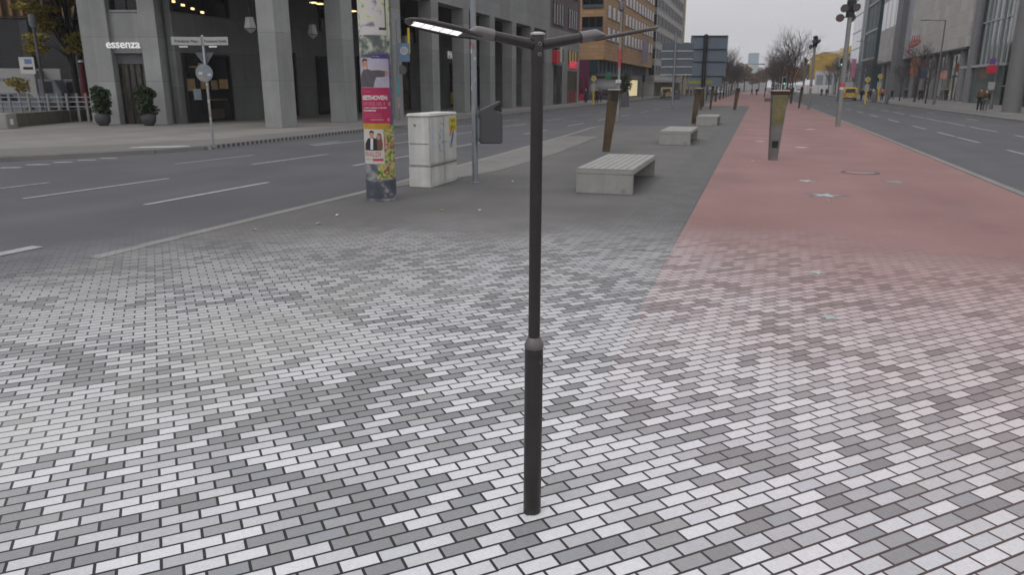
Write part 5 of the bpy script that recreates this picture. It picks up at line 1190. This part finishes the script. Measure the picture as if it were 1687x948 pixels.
# ================================================================== bus stops, signals, lamp posts, banners, bins
def bus_stop(p, rz, lab, H_=2.9):
    t = thing('bus_stop_sign', lab, 'bus stop', p, rz, 'yellow bus stop signs')
    MB().lathe([(.1,0),(.1,H_*.5)], 12).obj('post', yellow, t); MB().span((-.24,-.05,H_*.46),(.24,.05,H_*.72)).obj('panel', mat('timetable', (.33,.33,.31), .6), t, bevel=.02); MB().lathe([(.05,H_*.5),(.05,H_)], 10).obj('stem', yellow, t); MB().tube((0,.04,H_-.3),(0,-.04,H_-.3),.27,.27,20).obj('round_plate', mat('stop_pale', (.5,.47,.3), .6), t)
    MB().tube((0,-.052,H_-.3),(0,-.06,H_-.3),.2,.2,20).obj('round_emblem', yellow, t); lettering('H', .3, (0,-.064,H_-.3), R(90), 0, mat('stop_green', (.02,.15,.05), .5), t, .005, .001); 
    return t
bus_stop(G(977,172,SW), YAW*.5, 'yellow bus stop sign on the left side walk by the orange building', 3.0); bus_stop(G(1425,171,SW), YAW*.3, 'yellow bus stop sign right of the yellow van, left of two'); bus_stop(G(1445,168,SW), YAW*.3, 'yellow bus stop sign right of the yellow van, right of two', 3.4)
def signal(p, rz, H_, lab, green=True):
    t = thing('traffic_light', lab, 'traffic light', p, rz)
    MB().lathe([(.08,0),(.07,H_)], 12).obj('pole', greyp, t, True); MB().span((-.2,-.25,H_-1.0),(.2,-.02,H_)).obj('housing', mat('signal_green', (.012,.04,.03), .6), t, bevel=.03)
    for i in range(3):
        on = green and i == 2; MB().tube((0,-.252,H_-.18-i*.32),(0,-.262,H_-.18-i*.32),.12,.11,16).obj('lens', mat('green_glow', (.2,.75,.48), .4, emit=.9) if on else black, t)
    MB().span((-.26,-.01,H_-1.06),(.26,.0,H_+.06)).obj('backplate', offwhite if green else dark, t)
    return t
q = G(1379,168); signal((q.x, q.y, 0), .1, 5.6, 'traffic light showing green in front of the golden hall'); signal((3.1,112,0), .1, 3.2, 'traffic light showing green below the bare trees on the red path'); q = G(1058,163,SW); signal(q, 1.2, 3.6, 'dark traffic light by the lit shop window on the left', False)
def post_lamp(p, rz, H_, arm_, lab):
    t = thing('road_lamp', lab, 'street lamp', p, rz, 'arm lamps on the right side walk')
    MB().lathe([(.14,0),(.12,.6),(.09,.65),(.06,H_)], 12).obj('pole', greyp, t, True); MB().tube((.0,0,H_-.05),(-arm_,0,H_+.05),.04,.03,8).obj('arm', greyp, t); MB().box((-arm_+.3,0,H_+.03),(.9,.22,.09)).obj('lamp_head', greyp, t); return t
post_lamp(G(1538,172,SW), 0, 8.6, 2.2, 'arm lamp in front of the red logo on the right'); post_lamp(G(1632,180,SW), 0, 9.3, 2.4, 'arm lamp behind the walking pair on the right'); post_lamp((18.2,150,SW), 0, 9.6, 2.4, 'smaller arm lamp in front of the beige wall by the tower'); post_lamp((18.2,215,SW), 0, 9.6, 2.4, 'far arm lamp left of the glass tower')
pr_ = G(1634,180,SW)
def sign_at(px0, px1, y0, y1, Y, m, lab, nm='hanging_sign', cat='sign', th=.08, parts=()):
    a, b = AY(px0,y0,Y), AY(px1,y1,Y); o = MB(((a.x+b.x)/2,Y,b.z)).span((a.x,Y,b.z),(b.x,Y+th,a.z)).obj(nm, m, None, bevel=.01); o.location = ((a.x+b.x)/2,Y,b.z); return tag(o, lab, cat)
sign_at(1627,1641,107,120,73.3,redp,'red square sign on the right lamp post','square_sign'); sign_at(1632,1640,96,106,73.3,mat('violet_sign',(.13,.06,.25),.5),'violet sign above the red one on the right lamp post','small_sign'); sign_at(1629,1638,135,148,73.3,mat('notice_grey', (.34,.34,.34), .6),'white notice low on the right lamp post','white_notice')
sign_at(1502,1513,95,124,116,mat('orange_banner',(.33,.13,.06),.6,var=.35,scale=1.2),'orange brown banner hanging beside the bare tree on the right','banner','banner'); sign_at(1516,1529,100,112,118,mat('plum_banner',(.2,.1,.14),.6,var=.35,scale=1.5),'plum coloured banner above the blue one','banner','banner'); sign_at(1515,1527,113,129,118,mat('blue_banner',(.06,.09,.18),.6,var=.3,scale=1.5),'dark blue banner under the plum one','banner','banner')
sign_at(1550,1559,116,130,108,mat('red_white_sign',(.5,.25,.22),.6,var=.5,scale=2),'red and white projecting sign over the shop windows','projecting_sign'); sign_at(1404,1408,97,127,150,mat('pink_banner',(.4,.16,.25),.6),'narrow pink banner left of the glass tower','banner','banner')
sign_at(997,1007,119,129,104,mat('green_sign',(.05,.2,.12),.5),'green square sign over the shop entrance','green_sign')
# ticket column and grey cylinders on the left walk
for px, py, h_, r_, lab in ((1440,169,1.4,.3,'short grey bollard cylinder between the bus stops'),(1460,171,1.0,.2,'small grey bollard right of the bus stops')):
    p = G(px, py, SW); tag(MB().lathe([(r_,0),(r_,h_*.85),(r_*.7,h_)], 16).obj('bollard', greyp, None, True), lab, 'bollard').location = p
# red furniture and planters in front of the block
for px, m_, lab in ((900,redp,'red stool beside the arcade end'),(944,redp,'red chair in front of the red shop sign'),(958,redp,'red armchair beside the bus stop')):
    p = G(px, 170 if px < 920 else 168, SW); t = thing('cafe_chair', lab, 'chair', p, .4, 'red chairs outside the shops')
    MB().box((0,0,.45),(.5,.5,.08)).obj('seat', m_, t); MB().box((0,.24,.75),(.5,.06,.55)).obj('backrest', m_, t)
    for s_ in (-1,1):
        for s2_ in (-1,1): MB().tube((s_*.2,s2_*.2,0),(s_*.2,s2_*.2,.41),.025,.025,6).obj('leg', m_, t)
for px, y, lab in ((957,98,'closed dark red parasol left of the bus stop'),(966,99,'closed dark red parasol nearest the bus stop')):
    d = AY(px,150,y); t = thing('parasol', lab, 'parasol', (d.x,y,SW)); MB().lathe([(.04,0),(.04,3.3)], 8).obj('pole', steel, t); MB().lathe([(.12,.9),(.3,1.1),(.26,1.8),(.12,3.0),(.04,3.2)], 10).obj('canopy', mat('maroon_fabric', (0,0,0)), t, True)
d = AY(1029,150,104); t = thing('clipped_bush', 'round dark evergreen in a grey planter by the lit shop window', 'plant', (d.x,104,SW)); MB().lathe([(.5,0),(.6,.8),(.55,.8)], 16).obj('planter', greyp, t, True); leaf_cloud(random.Random(31), [((0,0,2.2),(1.0,1.0,1.4))], 900, .14).obj('foliage', bam, t, fix=False)
# hand rail barrier
q = G(1081,166,SW); t = thing('barrier', 'low row of thin barrier posts on the far left side walk', 'barrier', q, R(80))
for i in range(6): MB().tube((i*1.2,0,0),(i*1.2,0,1.0),.04,.04,8).obj('post', greyp, t)
MB().tube((0,0,1.0),(6,0,1.0),.035,.035,8).obj('rail', greyp, t)

# ================================================================== people
def figure(pose):
    st = .24 if pose == 'walk' else .05
    B_ = {'pel':(0,0,.95),'sp':(0,.0,1.15),'ch':(0,0,1.35),'nk':(0,0,1.48),'hd':(0,-.02,1.58),'tp':(0,-.02,1.70)}
    for s_, n in ((-1,'l'),(1,'r')):
        f = st*s_
        B_['hip'+n] = (s_*.09,0,.92); B_['kn'+n] = (s_*.10,-f*.45-.03,.5); B_['an'+n] = (s_*.10,-f if f > 0 else -f+.02,.09); B_['to'+n] = (s_*.11,-f-.14,.04)
        B_['sh'+n] = (s_*.18,0,1.40); B_['el'+n] = (s_*.235,f*.5+.03,1.12); B_['wr'+n] = (s_*.22,f*.9-.08,.90); B_['ha'+n] = (s_*.215,f*.95-.12,.81)
    if pose == 'sit':
        for n, s_ in (('l',-1),('r',1)):
            B_['kn'+n] = (s_*.12,-.45,.50); B_['an'+n] = (s_*.12,-.45,.09); B_['to'+n] = (s_*.13,-.6,.04); B_['wr'+n] = (s_*.15,-.28,.62); B_['ha'+n] = (s_*.12,-.36,.58); B_['el'+n] = (s_*.23,-.05,.72)
        for k_ in ('pel','sp','ch','nk','hd','tp','shl','shr','hipl','hipr'): B_[k_] = (B_[k_][0], B_[k_][1]-(.06 if k_ in ('ch','nk','hd','tp') else 0), B_[k_][2]-.43)
    def build(keys, edges, rad, lvl=1):
        ix = {k_: i for i, k_ in enumerate(keys)}; return skin_mesh([B_[k_] for k_ in keys], [(ix[a], ix[b]) for a, b in edges], rad, lvl)
    ks = ['pel','sp','ch','nk','hd','tp']; ed_ = [('pel','sp'),('sp','ch'),('ch','nk'),('nk','hd'),('hd','tp')]; rd = [.12,.115,.13,.05,.085,.06]
    for n in 'lr': ks += ['hip'+n,'kn'+n,'an'+n,'to'+n,'sh'+n,'el'+n,'wr'+n,'ha'+n]; ed_ += [('pel','hip'+n),('hip'+n,'kn'+n),('kn'+n,'an'+n),('an'+n,'to'+n),('ch','sh'+n),('sh'+n,'el'+n),('el'+n,'wr'+n),('wr'+n,'ha'+n)]; rd += [.08,.055,.035,.03,.05,.04,.03,.028]
    body = build(ks, ed_, rd)
    kj = ['ch','sp','pel']; ej = [('ch','sp'),('sp','pel')]; rj = [(.17,.15),(.165,.15),(.17,.155)]
    for n in 'lr': kj += ['sh'+n,'el'+n,'wr'+n]; ej += [('ch','sh'+n),('sh'+n,'el'+n),('el'+n,'wr'+n)]; rj += [.085,.068,.052]
    jac = build(kj, ej, rj)
    kt = ['pel']; et = []; rt = [.145]
    for n in 'lr': kt += ['hip'+n,'kn'+n,'an'+n]; et += [('pel','hip'+n),('hip'+n,'kn'+n),('kn'+n,'an'+n)]; rt += [.105,.078,.06]
    tro = build(kt, et, rt)
    B_['h0'] = (0,B_['hd'][1]+.02,B_['hd'][2]+.03); B_['h1'] = (0,B_['hd'][1]+.015,B_['tp'][2]+.03)
    ha = build(['h0','h1'], [('h0','h1')], [(.098,.10),(.07,.075)])
    sh = []
    return body, jac, tro, ha
FIG = {k_: figure(k_) for k_ in ('stand','walk','sit')}
def pm_(c): 
    nm = 'cloth_%02d_%02d_%02d' % tuple(int(v*100) for v in c); return mat(nm, c, .85, var=.15)
def person(p, rz, pose, jc, tcl, lab, hc=(.02,.015,.012), sc=1.):
    t = thing('person', lab, 'person', p, rz); b, j, tr_, h_ = FIG[pose]
    mesh_obj('body', b, skin, t); mesh_obj('jacket', j, pm_(jc), t); mesh_obj('trousers', tr_, pm_(tcl), t); mesh_obj('hair', h_, pm_(hc), t)
    t.scale = (sc,)*3; return t
DK, NV, GY, BR_ = (.02,.02,.022), (.02,.03,.06), (.09,.09,.095), (.09,.05,.02)
person(G(1612,183.5,SW), R(170), 'walk', (.055,.035,.018), (.02,.02,.025), 'person in a dark brown jacket walking on the right side walk', sc=1.)
person(G(1621,184,SW), R(165), 'walk', (.05,.042,.035), (.11,.105,.1), 'person in grey trousers walking beside the brown jacketed one', sc=.98)
bp_ = MB().box((0,.2,1.3),(.3,.16,.4)).obj('backpack', mat('backpack_orange', (.16,.08,.03), .8), None); bp_.parent = None
pp = G(1612,183.5,SW); bp_.location = pp; bp_.rotation_euler[2] = R(170); tag(bp_, 'brown orange backpack worn by the person walking right', 'backpack')
data = [(1573,166,20,'walk',(.35,.03,.04),DK,'person in a red jacket before the lit shop doors'),(1588,166.5,200,'stand',DK,DK,'person in black beside the green glass base'),(1557,166.5,160,'walk',DK,NV,'person in a black coat left of the red jacket'),(1549,166.5,30,'walk',GY,GY,'person in grey near the lamp foot'),
 (1513,165.5,90,'stand',NV,NV,'person in navy between the tree and the lamp post'),(1517,165.5,270,'walk',NV,DK,'person in dark blue behind the lamp post'),(1491,164,100,'walk',DK,DK,'person in black left of the bare tree'),(1468,165,80,'walk',DK,NV,'person in a dark coat striding right of the bus stops'),
 (1418,167,120,'stand',DK,DK,'person in black left of the bus stops'),(1432,166.5,200,'stand',(.06,.02,.03),NV,'person in maroon waiting at the bus stop'),(1437,166,180,'walk',(.35,.36,.36),(.25,.26,.28),'person in pale clothes at the bus stops'),(1452,166.5,180,'stand',(.4,.13,.04),DK,'person in an orange vest at the right bus stop'),
 (965,171,0,'stand',(.05,.06,.08),NV,'person in blue grey standing left of the bus stop sign'),(905,171,60,'walk',(.3,.04,.05),DK,'person in red at the end of the arcade'),(983,171,30,'stand',DK,DK,'person in black right of the bus stop sign'),(990,170,300,'stand',GY,NV,'person in grey beside the parked bicycles'),
 (1094,163,20,'walk',(.08,.015,.02),DK,'person in maroon beside the cream taxi'),(1131,158.5,200,'walk',(.25,.08,.09),DK,'person in red among the far left crowd'),(1138,158.5,100,'walk',GY,NV,'person in grey among the far left crowd'),(1145,158.5,10,'walk',(.2,.06,.06),GY,'person in dull red among the far left crowd'),
 (1246,157.5,0,'walk',DK,DK,'person in black far down the red path'),(1238,157,40,'walk',GY,DK,'person in grey far down the red path'),(1353,158.5,0,'walk',DK,NV,'person in black crossing before the white hall base'),(1361,158.5,0,'walk',NV,DK,'person in navy crossing before the white hall base')]
for px, py, rz, pose, a, b, lab in data:
    p = G(px, py, SW if (px > 1400 or px < 1110) else .008); person((p.x, p.y, p.z), R(rz), pose, a, b, lab)

# ================================================================== air
hm = bpy.data.materials.new('haze_air'); hm.use_nodes = True; N = hm.node_tree.nodes; L = hm.node_tree.links
N.remove(N['Principled BSDF']); pv_ = N.new('ShaderNodeVolumePrincipled'); pv_.inputs['Color'].default_value = (.86,.87,.90,1); pv_.inputs['Density'].default_value = .0004; pv_.inputs['Anisotropy'].default_value = .1
L.new(pv_.outputs[0], N['Material Output'].inputs['Volume'])
hz = MB().span((-260,-40,-1.2),(220,860,80)).obj('haze', hm); kind(hz, 'stuff')
